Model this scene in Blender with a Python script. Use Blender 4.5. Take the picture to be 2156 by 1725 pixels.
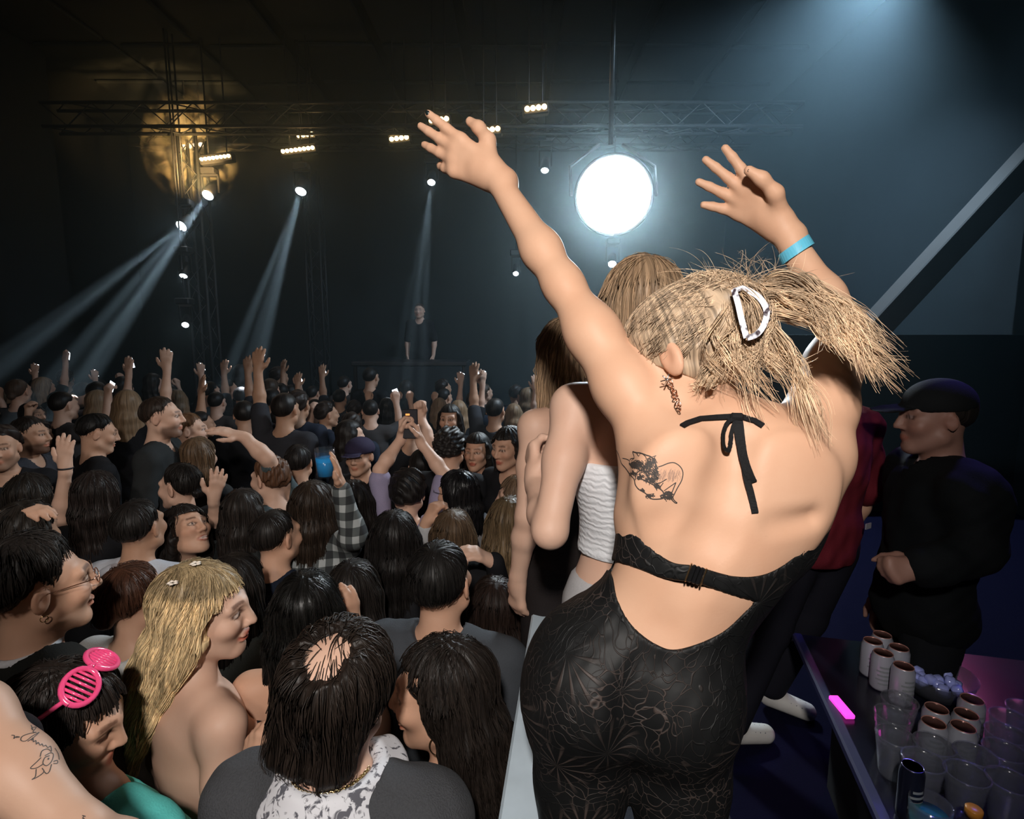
import bpy, math, random
import numpy as np
from mathutils import Vector, Matrix
from mathutils.bvhtree import BVHTree

for _o in list(bpy.data.objects):
    bpy.data.objects.remove(_o, do_unlink=True)
SC = bpy.context.scene
COL = SC.collection
rad = math.radians
rng = np.random.default_rng(7)
random.seed(7)

# ------------------------------------------------------------------ camera
FPX, CAMZ, PITCH = 1200.0, 2.30, rad(8.0)
cam_data = bpy.data.cameras.new('camera')
cam_data.sensor_width = 36.0
cam_data.lens = 36.0 * FPX / 2156.0
cam_data.clip_start = 0.05
cam = bpy.data.objects.new('camera', cam_data)
COL.objects.link(cam)
cam.location = (0, 0, CAMZ)
cam.rotation_euler = (rad(90) - PITCH, 0, 0)
SC.camera = cam

CP = np.array([0, 0, CAMZ])
FW = np.array([0, math.cos(PITCH), -math.sin(PITCH)])
UP = np.array([0, math.sin(PITCH), math.cos(PITCH)])
RT = np.array([1.0, 0, 0])


def P(px, py, d):
    """world point seen at photo pixel (px, py) at depth d metres along the view axis"""
    return CP + d * (FW + RT * (px - 1078) / FPX - UP * (py - 862.5) / FPX)


# ------------------------------------------------------------------ world, exposure
SC.view_settings.view_transform = 'Standard'
SC.view_settings.look = 'None'
SC.view_settings.exposure = 0.0
SC.view_settings.gamma = 1.0
SC.view_settings.use_curve_mapping = False
SC.cycles.use_denoising = True
SC.cycles.max_bounces = 5
SC.cycles.diffuse_bounces = 2
SC.cycles.glossy_bounces = 2
SC.cycles.transmission_bounces = 5
SC.cycles.transparent_max_bounces = 8
SC.cycles.volume_bounces = 0
SC.cycles.use_adaptive_sampling = True
SC.cycles.adaptive_threshold = 0.08
SC.cycles.sample_clamp_indirect = 4.0
SC.cycles.caustics_reflective = False
SC.cycles.caustics_refractive = False

world = bpy.data.worlds.new('venue_night')
SC.world = world
world.use_nodes = True
_bg = world.node_tree.nodes['Background']
_bg.inputs[0].default_value = (0.10, 0.30, 0.36, 1)
_bg.inputs[1].default_value = 0.006


def lamp(name, kind, loc, power, color=(1, 1, 1), aim=None, size=0.1, spot=40, blend=0.3):
    ld = bpy.data.lights.new(name, kind)
    ld.energy = power
    ld.color = color
    if kind == 'AREA':
        ld.shape = 'DISK'
        ld.size = size
    else:
        ld.shadow_soft_size = size
    if kind == 'SPOT':
        ld.spot_size = rad(spot)
        ld.spot_blend = blend
    lo = bpy.data.objects.new(name, ld)
    COL.objects.link(lo)
    lo.location = loc
    if aim is not None:
        v = Vector(aim) - Vector(loc)
        lo.rotation_euler = v.to_track_quat('-Z', 'Y').to_euler()
    return lo


# the photographer's flash, held up and behind the camera, plus two unseen fill lamps, added
lamp('camera_flash', 'SPOT', (-0.08, -0.52, 2.98), 172, (1.0, 0.94, 0.88), (-0.65, 2.2, 1.95), size=0.06, spot=104, blend=0.6)
lamp('added_crowd_fill', 'SPOT', (-1.2, -3.4, 5.6), 440, (1.0, 0.92, 0.84), (-1.5, 3.0, 1.5), size=0.3, spot=30, blend=1.0)  # added to brighten the mid crowd, no such fixture known
lamp('added_wall_fill', 'SPOT', (2.9, 4.2, 5.6), 60, (0.30, 0.62, 0.85), (4.7, 5.6, 3.1), size=0.2, spot=80, blend=1.0)  # added to lay a blue gradient on the right wall

# ------------------------------------------------------------------ small helpers
def A(*v):
    return np.array(v, dtype=float)


def unit(v):
    v = np.asarray(v, float)
    return v / (np.linalg.norm(v) + 1e-12)


def ss(e0, e1, x):
    t = np.clip((x - e0) / (e1 - e0), 0, 1)
    return t * t * (3 - 2 * t)


def rotz(a):
    c, s = math.cos(a), math.sin(a)
    return np.array([[c, -s, 0], [s, c, 0], [0, 0, 1.0]])


def rotx(a):
    c, s = math.cos(a), math.sin(a)
    return np.array([[1.0, 0, 0], [0, c, -s], [0, s, c]])


def roty(a):
    c, s = math.cos(a), math.sin(a)
    return np.array([[c, 0, s], [0, 1.0, 0], [-s, 0, c]])


def frame(fwd, up):
    """matrix whose columns are right, forward, up"""
    f = unit(fwd)
    u = unit(np.asarray(up, float) - f * np.dot(up, f))
    return np.stack([np.cross(f, u), f, u], axis=1)


# ------------------------------------------------------------------ materials
MATS = {}


def _mat(name):
    m = bpy.data.materials.new(name)
    m.use_nodes = True
    return m, m.node_tree.nodes, m.node_tree.links, m.node_tree.nodes['Principled BSDF']


def plain(name, color, rough=0.5, metal=0.0, spec=0.5, emit=None, estr=0.0, bump=0.0, bscale=60, var=0.0, alpha=1.0, trans=0.0):
    key = (name, tuple(color), rough, metal, estr)
    if key in MATS:
        return MATS[key]
    m, n, l, b = _mat(name)
    b.inputs['Base Color'].default_value = (*color, 1)
    b.inputs['Roughness'].default_value = rough
    b.inputs['Metallic'].default_value = metal
    b.inputs['Specular IOR Level'].default_value = spec
    b.inputs['Alpha'].default_value = alpha
    b.inputs['Transmission Weight'].default_value = trans
    if emit is not None:
        b.inputs['Emission Color'].default_value = (*emit, 1)
        b.inputs['Emission Strength'].default_value = estr
    if bump or var:
        tc = n.new('ShaderNodeTexCoord')
        nz = n.new('ShaderNodeTexNoise')
        nz.inputs['Scale'].default_value = bscale
        nz.inputs['Detail'].default_value = 4
        l.new(tc.outputs['Object'], nz.inputs['Vector'])
        if bump:
            bp = n.new('ShaderNodeBump')
            bp.inputs['Strength'].default_value = bump
            bp.inputs['Distance'].default_value = 0.004
            l.new(nz.outputs['Fac'], bp.inputs['Height'])
            l.new(bp.outputs['Normal'], b.inputs['Normal'])
        if var:
            mx = n.new('ShaderNodeMix')
            mx.data_type = 'RGBA'
            mx.inputs['A'].default_value = (*[c * (1 - var) for c in color], 1)
            mx.inputs['B'].default_value = (*[min(1, c * (1 + var)) for c in color], 1)
            l.new(nz.outputs['Fac'], mx.inputs['Factor'])
            l.new(mx.outputs['Result'], b.inputs['Base Color'])
    MATS[key] = m
    return m


def skin(tone):
    key = ('skin', tuple(tone))
    if key in MATS:
        return MATS[key]
    m, n, l, b = _mat('skin')
    at = n.new('ShaderNodeAttribute')
    at.attribute_name = 'Col'
    tc = n.new('ShaderNodeTexCoord')
    n1 = n.new('ShaderNodeTexNoise')
    n1.inputs['Scale'].default_value = 14
    n1.inputs['Detail'].default_value = 5
    l.new(tc.outputs['Object'], n1.inputs['Vector'])
    mx = n.new('ShaderNodeMix')
    mx.data_type = 'RGBA'
    r, g, bl = tone
    mx.inputs['A'].default_value = (r * 0.93, g * 0.84, bl * 0.80, 1)
    mx.inputs['B'].default_value = (min(1, r * 1.05), g * 1.10, bl * 1.14, 1)
    l.new(n1.outputs['Fac'], mx.inputs['Factor'])
    mu = n.new('ShaderNodeMix')
    mu.data_type = 'RGBA'
    mu.blend_type = 'MULTIPLY'
    mu.inputs['Factor'].default_value = 1
    l.new(mx.outputs['Result'], mu.inputs['A'])
    l.new(at.outputs['Color'], mu.inputs['B'])
    l.new(mu.outputs['Result'], b.inputs['Base Color'])
    n2 = n.new('ShaderNodeTexNoise')
    n2.inputs['Scale'].default_value = 260
    l.new(tc.outputs['Object'], n2.inputs['Vector'])
    bp = n.new('ShaderNodeBump')
    bp.inputs['Strength'].default_value = 0.10
    bp.inputs['Distance'].default_value = 0.001
    l.new(n2.outputs['Fac'], bp.inputs['Height'])
    l.new(bp.outputs['Normal'], b.inputs['Normal'])
    b.inputs['Roughness'].default_value = 0.52
    b.inputs['Specular IOR Level'].default_value = 0.28
    MATS[key] = m
    return m


def hairm(color, rough=0.46):
    key = ('hair', tuple(color), rough)
    if key in MATS:
        return MATS[key]
    m, n, l, b = _mat('hair')
    at = n.new('ShaderNodeAttribute')
    at.attribute_name = 'Col'
    fl = n.new('ShaderNodeAttribute')
    fl.attribute_name = 'flow'
    nz = n.new('ShaderNodeTexNoise')
    nz.inputs['Scale'].default_value = 1.0
    nz.inputs['Detail'].default_value = 3
    l.new(fl.outputs['Vector'], nz.inputs['Vector'])
    rp = n.new('ShaderNodeMapRange')
    rp.inputs['From Min'].default_value = 0.3
    rp.inputs['From Max'].default_value = 0.7
    rp.inputs['To Min'].default_value = 0.45
    rp.inputs['To Max'].default_value = 1.35
    l.new(nz.outputs['Fac'], rp.inputs['Value'])
    v = n.new('ShaderNodeVectorMath')
    v.operation = 'MULTIPLY'
    l.new(at.outputs['Color'], v.inputs[0])
    l.new(rp.outputs['Result'], v.inputs[1])
    v2 = n.new('ShaderNodeVectorMath')
    v2.operation = 'MULTIPLY'
    v2.inputs[1].default_value = color
    l.new(v.outputs['Vector'], v2.inputs[0])
    l.new(v2.outputs['Vector'], b.inputs['Base Color'])
    bp = n.new('ShaderNodeBump')
    bp.inputs['Strength'].default_value = 0.35
    bp.inputs['Distance'].default_value = 0.003
    l.new(nz.outputs['Fac'], bp.inputs['Height'])
    l.new(bp.outputs['Normal'], b.inputs['Normal'])
    b.inputs['Roughness'].default_value = rough
    b.inputs['Specular IOR Level'].default_value = 0.22
    MATS[key] = m
    return m


def cloth(color, rough=0.85, scale=220, bump=0.25):
    return plain('cloth', color, rough, spec=0.15, bump=bump, bscale=scale, var=0.12)


# ------------------------------------------------------------------ meshes
def mesh_obj(name, verts, faces, mat=None, parent=None, smooth=True, col=None, flow=None):
    """faces: (n,k) int array or list of lists"""
    me = bpy.data.meshes.new(name)
    verts = np.asarray(verts, np.float32)
    if isinstance(faces, np.ndarray) and faces.ndim == 2:
        n, k = faces.shape
        me.vertices.add(len(verts))
        me.vertices.foreach_set('co', verts.ravel())
        me.loops.add(n * k)
        me.loops.foreach_set('vertex_index', faces.astype(np.int32).ravel())
        me.polygons.add(n)
        me.polygons.foreach_set('loop_start', np.arange(0, n * k, k, dtype=np.int32))
        me.polygons.foreach_set('loop_total', np.full(n, k, np.int32))
        me.update(calc_edges=True)
    else:
        me.from_pydata([tuple(v) for v in verts], [], [tuple(f) for f in faces])
    if smooth:
        me.polygons.foreach_set('use_smooth', np.ones(len(me.polygons), bool))
    if col is not None:
        a = me.attributes.new('Col', 'FLOAT_COLOR', 'POINT')
        c = np.ones((len(verts), 4), np.float32)
        c[:, :3] = col
        a.data.foreach_set('color', c.ravel())
    if flow is not None:
        a = me.attributes.new('flow', 'FLOAT_VECTOR', 'POINT')
        a.data.foreach_set('vector', np.asarray(flow, np.float32).ravel())
    me.validate()
    if mat is not None:
        me.materials.append(mat)
    o = bpy.data.objects.new(name, me)
    COL.objects.link(o)
    if parent is not None:
        o.parent = parent
    return o


class MB:
    """collects boxes, tubes, lathes into one mesh"""

    def __init__(self):
        self.v, self.f = [], []

    def add(self, vs, fs):
        o = len(self.v)
        self.v += [tuple(map(float, v)) for v in vs]
        self.f += [tuple(i + o for i in f) for f in fs]

    def box(self, c, size, M=None, bev=0.0):
        c = np.asarray(c, float)
        hx, hy, hz = np.asarray(size, float) / 2
        b = min(bev, hx * 0.9, hy * 0.9, hz * 0.9)
        if b <= 0:
            pts = [(x, y, z) for x in (-hx, hx) for y in (-hy, hy) for z in (-hz, hz)]
            fs = [(0, 1, 3, 2), (4, 6, 7, 5), (0, 4, 5, 1), (2, 3, 7, 6), (0, 2, 6, 4), (1, 5, 7, 3)]
        else:
            ring = []
            for z, ins in ((-hz, b), (-hz + b, 0), (hz - b, 0), (hz, b)):
                x, y = hx - ins, hy - ins
                q = b if ins == 0 else 0.3 * b
                ring.append([(x, y - q, z), (x - q, y, z), (-x + q, y, z), (-x, y - q, z), (-x, -y + q, z), (-x + q, -y, z), (x - q, -y, z), (x, -y + q, z)])
            pts = [p for r in ring for p in r]
            fs = []
            for i in range(3):
                for j in range(8):
                    a, b2 = i * 8 + j, i * 8 + (j + 1) % 8
                    fs.append((a, b2, b2 + 8, a + 8))
            fs.append(tuple(reversed(range(8))))
            fs.append(tuple(range(24, 32)))
        pts = np.array(pts)
        if M is not None:
            pts = pts @ np.asarray(M).T
        self.add(pts + c, fs)

    def tube(self, pts, r, n=8, cap=True):
        pts = [np.asarray(p, float) for p in pts]
        m = len(pts)
        rr = r if hasattr(r, '__len__') else [r] * m
        vs, prev = [], None
        for i, p in enumerate(pts):
            t = unit(pts[min(i + 1, m - 1)] - pts[max(i - 1, 0)])
            if prev is None:
                h = A(0, 0, 1) if abs(t[2]) < 0.9 else A(1, 0, 0)
                u = unit(np.cross(t, h))
            else:
                u = unit(prev - t * np.dot(prev, t))
            prev = u
            w = np.cross(t, u)
            for k in range(n):
                a = 2 * math.pi * k / n
                vs.append(p + rr[i] * (math.cos(a) * u + math.sin(a) * w))
        fs = [(i * n + k, i * n + (k + 1) % n, (i + 1) * n + (k + 1) % n, (i + 1) * n + k) for i in range(m - 1) for k in range(n)]
        if cap:
            fs.append(tuple(reversed(range(n))))
            fs.append(tuple(range((m - 1) * n, m * n)))
        self.add(vs, fs)

    def lathe(self, prof, c=(0, 0, 0), n=20, M=None):
        """prof: list of (radius, z)"""
        c = np.asarray(c, float)
        vs = []
        for r, z in prof:
            for k in range(n):
                a = 2 * math.pi * k / n
                vs.append((r * math.cos(a), r * math.sin(a), z))
        m = len(prof)
        fs = [(i * n + k, i * n + (k + 1) % n, (i + 1) * n + (k + 1) % n, (i + 1) * n + k) for i in range(m - 1) for k in range(n)]
        if prof[0][0] > 1e-6:
            fs.append(tuple(reversed(range(n))))
        if prof[-1][0] > 1e-6:
            fs.append(tuple(range((m - 1) * n, m * n)))
        vs = np.array(vs)
        if M is not None:
            vs = vs @ np.asarray(M).T
        self.add(vs + c, fs)

    def build(self, name, mat, parent=None, smooth=False):
        return mesh_obj(name, np.array(self.v), self.f, mat, parent, smooth)


def tag(o, label, cat, group=None, kind=None):
    o['label'] = label
    o['category'] = cat
    if group:
        o['group'] = group
    if kind:
        o['kind'] = kind
    return o


def empty(name, loc=(0, 0, 0), rz=0.0):
    o = bpy.data.objects.new(name, None)
    COL.objects.link(o)
    o.location = loc
    o.rotation_euler = (0, 0, rz)
    o.empty_display_size = 0.1
    return o


def struct(o):
    o['kind'] = 'structure'
    return o


def copy_tree(o, parent=None):
    c = o.copy()
    COL.objects.link(c)
    c.parent = parent
    for ch in o.children:
        copy_tree(ch, c)
    return c


# ------------------------------------------------------------------ implicit surfaces (smooth unions), sparse surface nets
from concurrent.futures import ThreadPoolExecutor
POOL = ThreadPoolExecutor(4)


class Sdf:
    def __init__(self):
        self.p, self.post, self.amp = [], [], 0.0

    def rc(self, a, b, ra, rb=None, k=0.02, op=0):
        a, b = np.asarray(a, float), np.asarray(b, float)
        rb = ra if rb is None else rb
        self.p.append((0, op, k, (a, b - a, max(np.dot(b - a, b - a), 1e-9), ra, rb), (a + b) / 2, np.linalg.norm(b - a) / 2 + max(ra, rb)))

    def el(self, c, r, R=None, k=0.02, op=0):
        c, r = np.asarray(c, float), np.asarray(r, float)
        R = np.eye(3) if R is None else np.asarray(R)
        self.p.append((1, op, k, (c, R, r), c, r.max()))

    def chain(self, pts, rads, k=0.02, op=0):
        for i in range(len(pts) - 1):
            self.rc(pts[i], pts[i + 1], rads[i], rads[i + 1], k, op)

    def extend(self, other, grow=0.0):
        g0 = grow
        for t, op, k, dat, bc, br in other.p:
            grow = g0 if op == 0 else -g0
            if t == 0:
                a, ba, bb, ra, rb = dat
                self.p.append((0, op, k, (a, ba, bb, ra + grow, rb + grow), bc, br + grow))
            else:
                c, R, r = dat
                self.p.append((1, op, k, (c, R, r + grow), bc, br + grow))

    def ev(self, Q, cull=None):
        Q = np.asarray(Q, np.float32)
        d = np.full(len(Q), 10.0, np.float32)
        blk = cull is not None and len(Q) >= 512 and len(Q) % 64 == 0
        if blk:
            Q3, d3 = Q.reshape(-1, 64, 3), d.reshape(-1, 64)
            bcen = 0.5 * (Q3[:, 0] + Q3[:, -1])
            brad = float(np.max(np.linalg.norm(Q3[:, 0] - Q3[:, -1], axis=1))) * 0.5
        for t, op, k, dat, bc, br in self.p:
            bc = bc.astype(np.float32)
            if blk:
                e = bcen - bc
                ix = np.nonzero(np.einsum('ij,ij->i', e, e) < (br + cull + k + brad) ** 2)[0]
                if not len(ix):
                    continue
                X = Q3[ix].reshape(-1, 3)
                dd = d3[ix].ravel()
            elif cull is not None:
                e = Q - bc
                ix = np.nonzero(np.einsum('ij,ij->i', e, e) < (br + cull + k) ** 2)[0]
                if not len(ix):
                    continue
                X, dd = Q[ix], d[ix]
            else:
                ix, X, dd = slice(None), Q, d
            if t == 0:
                a, ba, bb, ra, rb = dat
                ba = ba.astype(np.float32)
                pa = X - a.astype(np.float32)
                h = np.clip(pa @ ba / np.float32(bb), 0, 1)
                q = pa - h[:, None] * ba
                di = np.sqrt(np.einsum('ij,ij->i', q, q)) - (np.float32(ra) + np.float32(rb - ra) * h)
            else:
                c, R, r = dat
                r = r.astype(np.float32)
                q = (X - c.astype(np.float32)) @ R.astype(np.float32)
                q0 = q / r
                k0 = np.sqrt(np.einsum('ij,ij->i', q0, q0))
                q1 = q0 / r
                k1 = np.sqrt(np.einsum('ij,ij->i', q1, q1)) + np.float32(1e-9)
                di = k0 * (k0 - 1) / k1
                di = np.where(k0 < 0.02, -r.min(), di)
            k = np.float32(k)
            if op:
                di = -di
            h = np.maximum(k - np.abs(dd - di), 0)
            h *= h * np.float32(0.25) / k
            res = np.minimum(dd, di) - h if op == 0 else np.maximum(dd, di) + h
            if blk:
                d3[ix] = res.reshape(-1, 64)
            else:
                d[ix] = res
        for f in self.post:
            d = f(Q, d)
        return d

    def bounds(self):
        lo = np.min([p[4] - p[5] for p in self.p if p[1] == 0], axis=0)
        hi = np.max([p[4] + p[5] for p in self.p if p[1] == 0], axis=0)
        return lo - 0.02 - self.amp, hi + 0.02 + self.amp

    def grad(self, Q, e=0.002):
        Q = np.asarray(Q, float)
        g = np.stack([self.ev(Q + A(*(e if i == j else 0 for j in range(3))), 0.06) - self.ev(Q - A(*(e if i == j else 0 for j in range(3))), 0.06) for i in range(3)], axis=1)
        return g / (np.linalg.norm(g, axis=1, keepdims=True) + 1e-9)

    def mesh(self, h):
        lo, hi = self.bounds()
        B = 4
        nb = np.ceil((hi - lo) / (h * B)).astype(int) + 1
        bi = np.stack(np.meshgrid(*[np.arange(n) for n in nb], indexing='ij'), -1).reshape(-1, 3)
        dc = self.ev(lo + (bi * B + 1.5) * h)
        act = np.abs(dc) < 0.87 * B * h * 1.5 + self.amp + 0.004
        dims = nb * B
        vol = np.repeat(np.repeat(np.repeat(np.sign(dc).reshape(nb).astype(np.float32), B, 0), B, 1), B, 2)
        offs = np.stack(np.meshgrid(*[np.arange(B)] * 3, indexing='ij'), -1).reshape(-1, 3)
        ids = (bi[act][:, None, :] * B + offs).reshape(-1, 3)
        dv = np.empty(len(ids), np.float32)
        ch = max(64 * 64, int(len(ids) / 64 / 8 + 1) * 64)

        def work(s):
            dv[s:s + ch] = self.ev(lo + ids[s:s + ch] * h, 0.03)
        list(POOL.map(work, range(0, len(ids), ch)))
        vol[ids[:, 0], ids[:, 1], ids[:, 2]] = dv
        st = np.array([dims[1] * dims[2], dims[2], 1])
        vf = vol.ravel()
        ok = np.all(ids < dims - 1, axis=1) & np.all(ids > 0, axis=1)
        pid = ids[ok]
        fl = pid @ st
        cor = np.array([[i, j, k] for i in (0, 1) for j in (0, 1) for k in (0, 1)])
        cv = vf[fl[:, None] + (cor @ st)[None, :]]
        ins = cv < 0
        cnt = ins.sum(1)
        mixed = (cnt > 0) & (cnt < 8)
        cf, cv, ci = fl[mixed], cv[mixed], pid[mixed]
        order = np.argsort(cf)
        cf, cv, ci = cf[order], cv[order], ci[order]
        acc = np.zeros((len(cf), 3))
        num = np.zeros(len(cf))
        for a in range(8):
            for b in range(a + 1, 8):
                if np.abs(cor[a] - cor[b]).sum() != 1:
                    continue
                va, vb = cv[:, a], cv[:, b]
                x = (va < 0) != (vb < 0)
                t = np.where(x, va / np.where(x, va - vb, 1), 0)
                acc += np.where(x[:, None], cor[a] + t[:, None] * (cor[b] - cor[a]), 0)
                num += x
        V = lo + (ci + acc / num[:, None]) * h
        faces = []
        for ax in range(3):
            b, c = (ax + 1) % 3, (ax + 2) % 3
            i0 = vf[fl] < 0
            i1 = vf[fl + st[ax]] < 0
            for flip, sel in ((False, i0 & ~i1), (True, ~i0 & i1)):
                e = fl[sel]
                q = np.stack([e, e - st[b], e - st[b] - st[c], e - st[c]], 1)
                j = np.searchsorted(cf, q)
                j = np.clip(j, 0, len(cf) - 1)
                good = np.all(cf[j] == q, axis=1)
                j = j[good]
                faces.append(j[:, ::-1] if flip else j)
        F = np.concatenate(faces)
        return V, F


def noise3(Q, f, seed=0):
    """cheap smooth pseudo-noise in about -1..1"""
    r = np.random.default_rng(seed)
    out = np.zeros(len(Q))
    for i in range(4):
        w = r.normal(size=3)
        w = w / np.linalg.norm(w) * f * (0.7 + 0.35 * i)
        out += np.sin(Q @ w + r.uniform(0, 6.28))
    return out / 2.6


def tubes(paths, widths, n=3, taper=0.25):
    """paths (N,M,3) -> thin n-sided tubes; returns verts, faces, index of path per vertex, t per vertex"""
    N, M, _ = paths.shape
    t = np.gradient(paths, axis=1)
    t /= np.linalg.norm(t, axis=2, keepdims=True) + 1e-9
    h = np.zeros_like(t)
    h[..., 2] = 1
    h[np.abs(t[..., 2]) > 0.95] = (1, 0, 0)
    u = np.cross(t, h)
    u /= np.linalg.norm(u, axis=2, keepdims=True) + 1e-9
    w = np.cross(t, u)
    s = np.linspace(0, 1, M)
    prof = (np.minimum(1, 0.55 + 3 * s) * (1 - (1 - taper) * s ** 2.5))[None, :, None]
    rr = np.asarray(widths)[:, None, None] * prof
    vs = np.stack([paths + rr * (math.cos(2 * math.pi * k / n) * u + math.sin(2 * math.pi * k / n) * w) for k in range(n)], 2)
    base = (np.arange(N)[:, None, None] * M + np.arange(M - 1)[None, :, None]) * n
    k = np.arange(n)[None, None, :]
    k2 = (k + 1) % n
    F = np.stack([base + k, base + k2, base + n + k2, base + n + k], -1).reshape(-1, 4)
    pidx = np.repeat(np.arange(N), M * n)
    tt = np.tile(np.repeat(s, n), N)
    return vs.reshape(-1, 3), F, pidx, tt


def join(parts):
    V, F, C, o = [], [], [], 0
    for v, f, c in parts:
        V.append(v)
        F.append(f + o)
        C.append(c)
        o += len(v)
    return np.concatenate(V), np.concatenate(F), np.concatenate(C)

# ------------------------------------------------------------------ people: the parametric figure
def add_head(S, c, R, s=1.0, male=False, nb=None, smile=0.0):
    q = lambda x, y, z: c + s * (R @ A(x, y, z))
    S.el(q(0, -0.014, 0.030), A(0.076, 0.096, 0.086) * s, R, 0.02)
    S.el(q(0, 0.030, -0.026), A(0.061, 0.064, 0.084) * s, R, 0.03)
    j = 0.006 if male else 0.0
    for sx in (-1, 1):
        S.rc(q(sx * (0.050 + j), 0.004, -0.058), q(sx * 0.016, 0.066, -0.096), 0.024 * s, 0.019 * s, 0.03)
        S.el(q(sx * 0.040, 0.064, -0.022 + 0.006 * smile), A(0.026, 0.022 + 0.006 * smile, 0.022) * s, R, 0.03)
        S.rc(q(sx * 0.048, 0.070, 0.031), q(sx * 0.010, 0.086, 0.030), 0.011 * s, 0.012 * s, 0.018)
    S.el(q(0, 0.076, -0.097), A(0.020 + j, 0.016, 0.017) * s, R, 0.02)
    for sx in (-1, 1):
        S.el(q(sx * 0.032, 0.103, 0.012), A(0.019, 0.018, 0.013) * s, R, 0.012, 1)
        S.el(q(sx * 0.031, 0.077, 0.012), A(0.0135, 0.0135, 0.0125) * s, R, 0.003)
    S.rc(q(0, 0.092, 0.022), q(0, 0.113, -0.022), 0.0085 * s, 0.0115 * s, 0.014)
    for sx in (-1, 1):
        S.el(q(sx * 0.013, 0.099, -0.027), A(0.0085, 0.011, 0.008) * s, R, 0.008)
    S.el(q(0, 0.0935, -0.0555), A(0.022 + 0.005 * smile, 0.0105, 0.0055) * s, R, 0.006)
    S.el(q(0, 0.0915, -0.0675), A(0.019 + 0.005 * smile, 0.0105, 0.0065) * s, R, 0.006)
    S.el(q(0, 0.104, -0.0615), A(0.026, 0.012, 0.0016) * s, R, 0.004, 1)
    for sx in (-1, 1):
        Re = R @ rotz(sx * 0.35) @ rotx(-0.15)
        S.el(q(sx * 0.081, -0.012, -0.002), A(0.009, 0.020, 0.032) * s, Re, 0.006)
        S.el(q(sx * 0.090, -0.006, 0.002), A(0.006, 0.011, 0.018) * s, Re, 0.006, 1)
    if nb is not None:
        rn = 0.056 if male else 0.046
        S.rc(q(0, -0.022, -0.062), nb, rn * s, (rn + 0.006) * s, 0.03)


def add_hand(S, w, d, n, side, s=1.0, curl=(0.25, 0.3, 0.25), spread=0.10, thumb=0.0, res_r=0.0, k=0.008, fl=1.0):
    """side +1 right hand, -1 left hand; d along the palm, n out of the palm"""
    d = unit(d)
    n = unit(np.asarray(n, float) - d * np.dot(n, d))
    tv = np.cross(d, n) * side
    lat = (0.027, 0.009, -0.009, -0.026)
    kn = (0.088, 0.092, 0.087, 0.078)
    ln = [v * fl for v in (0.070, 0.079, 0.073, 0.056)]
    tips = []
    for i in range(4):
        b0 = w + s * (d * 0.012 + tv * lat[i] * 0.55)
        kk = w + s * (d * kn[i] + tv * lat[i])
        S.rc(b0, kk, 0.0145 * s, 0.0112 * s + res_r, 0.016)
        p, a = kk, 0.0
        dd = unit(d + tv * spread * (1.5 - i) * 0.9)
        c = curl[i] if hasattr(curl[0], '__len__') else curl
        for jn in range(3):
            a += c[jn]
            e = p + s * ln[i] * (0.44, 0.31, 0.25)[jn] * (math.cos(a) * dd + math.sin(a) * n)
            r0 = (0.0098, 0.0090, 0.0080, 0.0068)
            S.rc(p, e, r0[jn] * s + res_r, r0[jn + 1] * s + res_r, k if jn else 0.012)
            p = e
        tips.append((p, math.cos(a) * dd + math.sin(a) * n))
    b0 = w + s * (d * 0.018 + tv * 0.016)
    d1 = unit(0.62 * d + (0.78 - 0.4 * thumb) * tv + (0.20 + 0.5 * thumb) * n)
    p1 = b0 + s * 0.044 * d1
    d2 = unit(0.85 * d + (0.45 - 0.5 * thumb) * tv + (0.15 + 0.5 * thumb) * n)
    p2 = p1 + s * 0.034 * d2
    d3 = unit(0.95 * d + (0.25 - 0.6 * thumb) * tv + (0.10 + 0.6 * thumb) * n)
    p3 = p2 + s * 0.026 * d3
    S.chain([b0, p1, p2, p3], [0.016 * s, 0.0125 * s, 0.0105 * s, 0.0082 * s], 0.012)
    S.rc(w - d * 0.02 * s, w + d * 0.03 * s, 0.024 * s, 0.020 * s, 0.02)
    tips.append((p3, d3))
    return tips


def add_arm(S, sh, el, wr, s=1.0, male=False, k=0.03):
    f = 1.16 if male else 0.98
    m1 = sh + (el - sh) * 0.45
    S.chain([sh, m1, el], [0.050 * s * f, 0.043 * s * f, 0.036 * s * f], k)
    m2 = el + (wr - el) * 0.32
    S.chain([el, m2, wr], [0.036 * s * f, 0.038 * s * f, 0.0245 * s * f], 0.02)


HAND = {
    'open': dict(curl=(0.10, 0.12, 0.10), spread=0.16, thumb=0.0),
    'relax': dict(curl=(0.35, 0.45, 0.35), spread=0.06, thumb=0.2),
    'fist': dict(curl=(1.45, 1.60, 1.0), spread=0.0, thumb=0.9),
    'hold': dict(curl=(0.75, 0.85, 0.55), spread=0.06, thumb=0.55),
    'pinch': dict(curl=((0.7, 0.8, 0.5), (0.6, 0.7, 0.5), (0.4, 0.5, 0.4), (0.3, 0.4, 0.3)), spread=0.1, thumb=0.6),
    'wide': dict(curl=(0.05, 0.15, 0.15), spread=0.26, thumb=-0.15),
}


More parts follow.
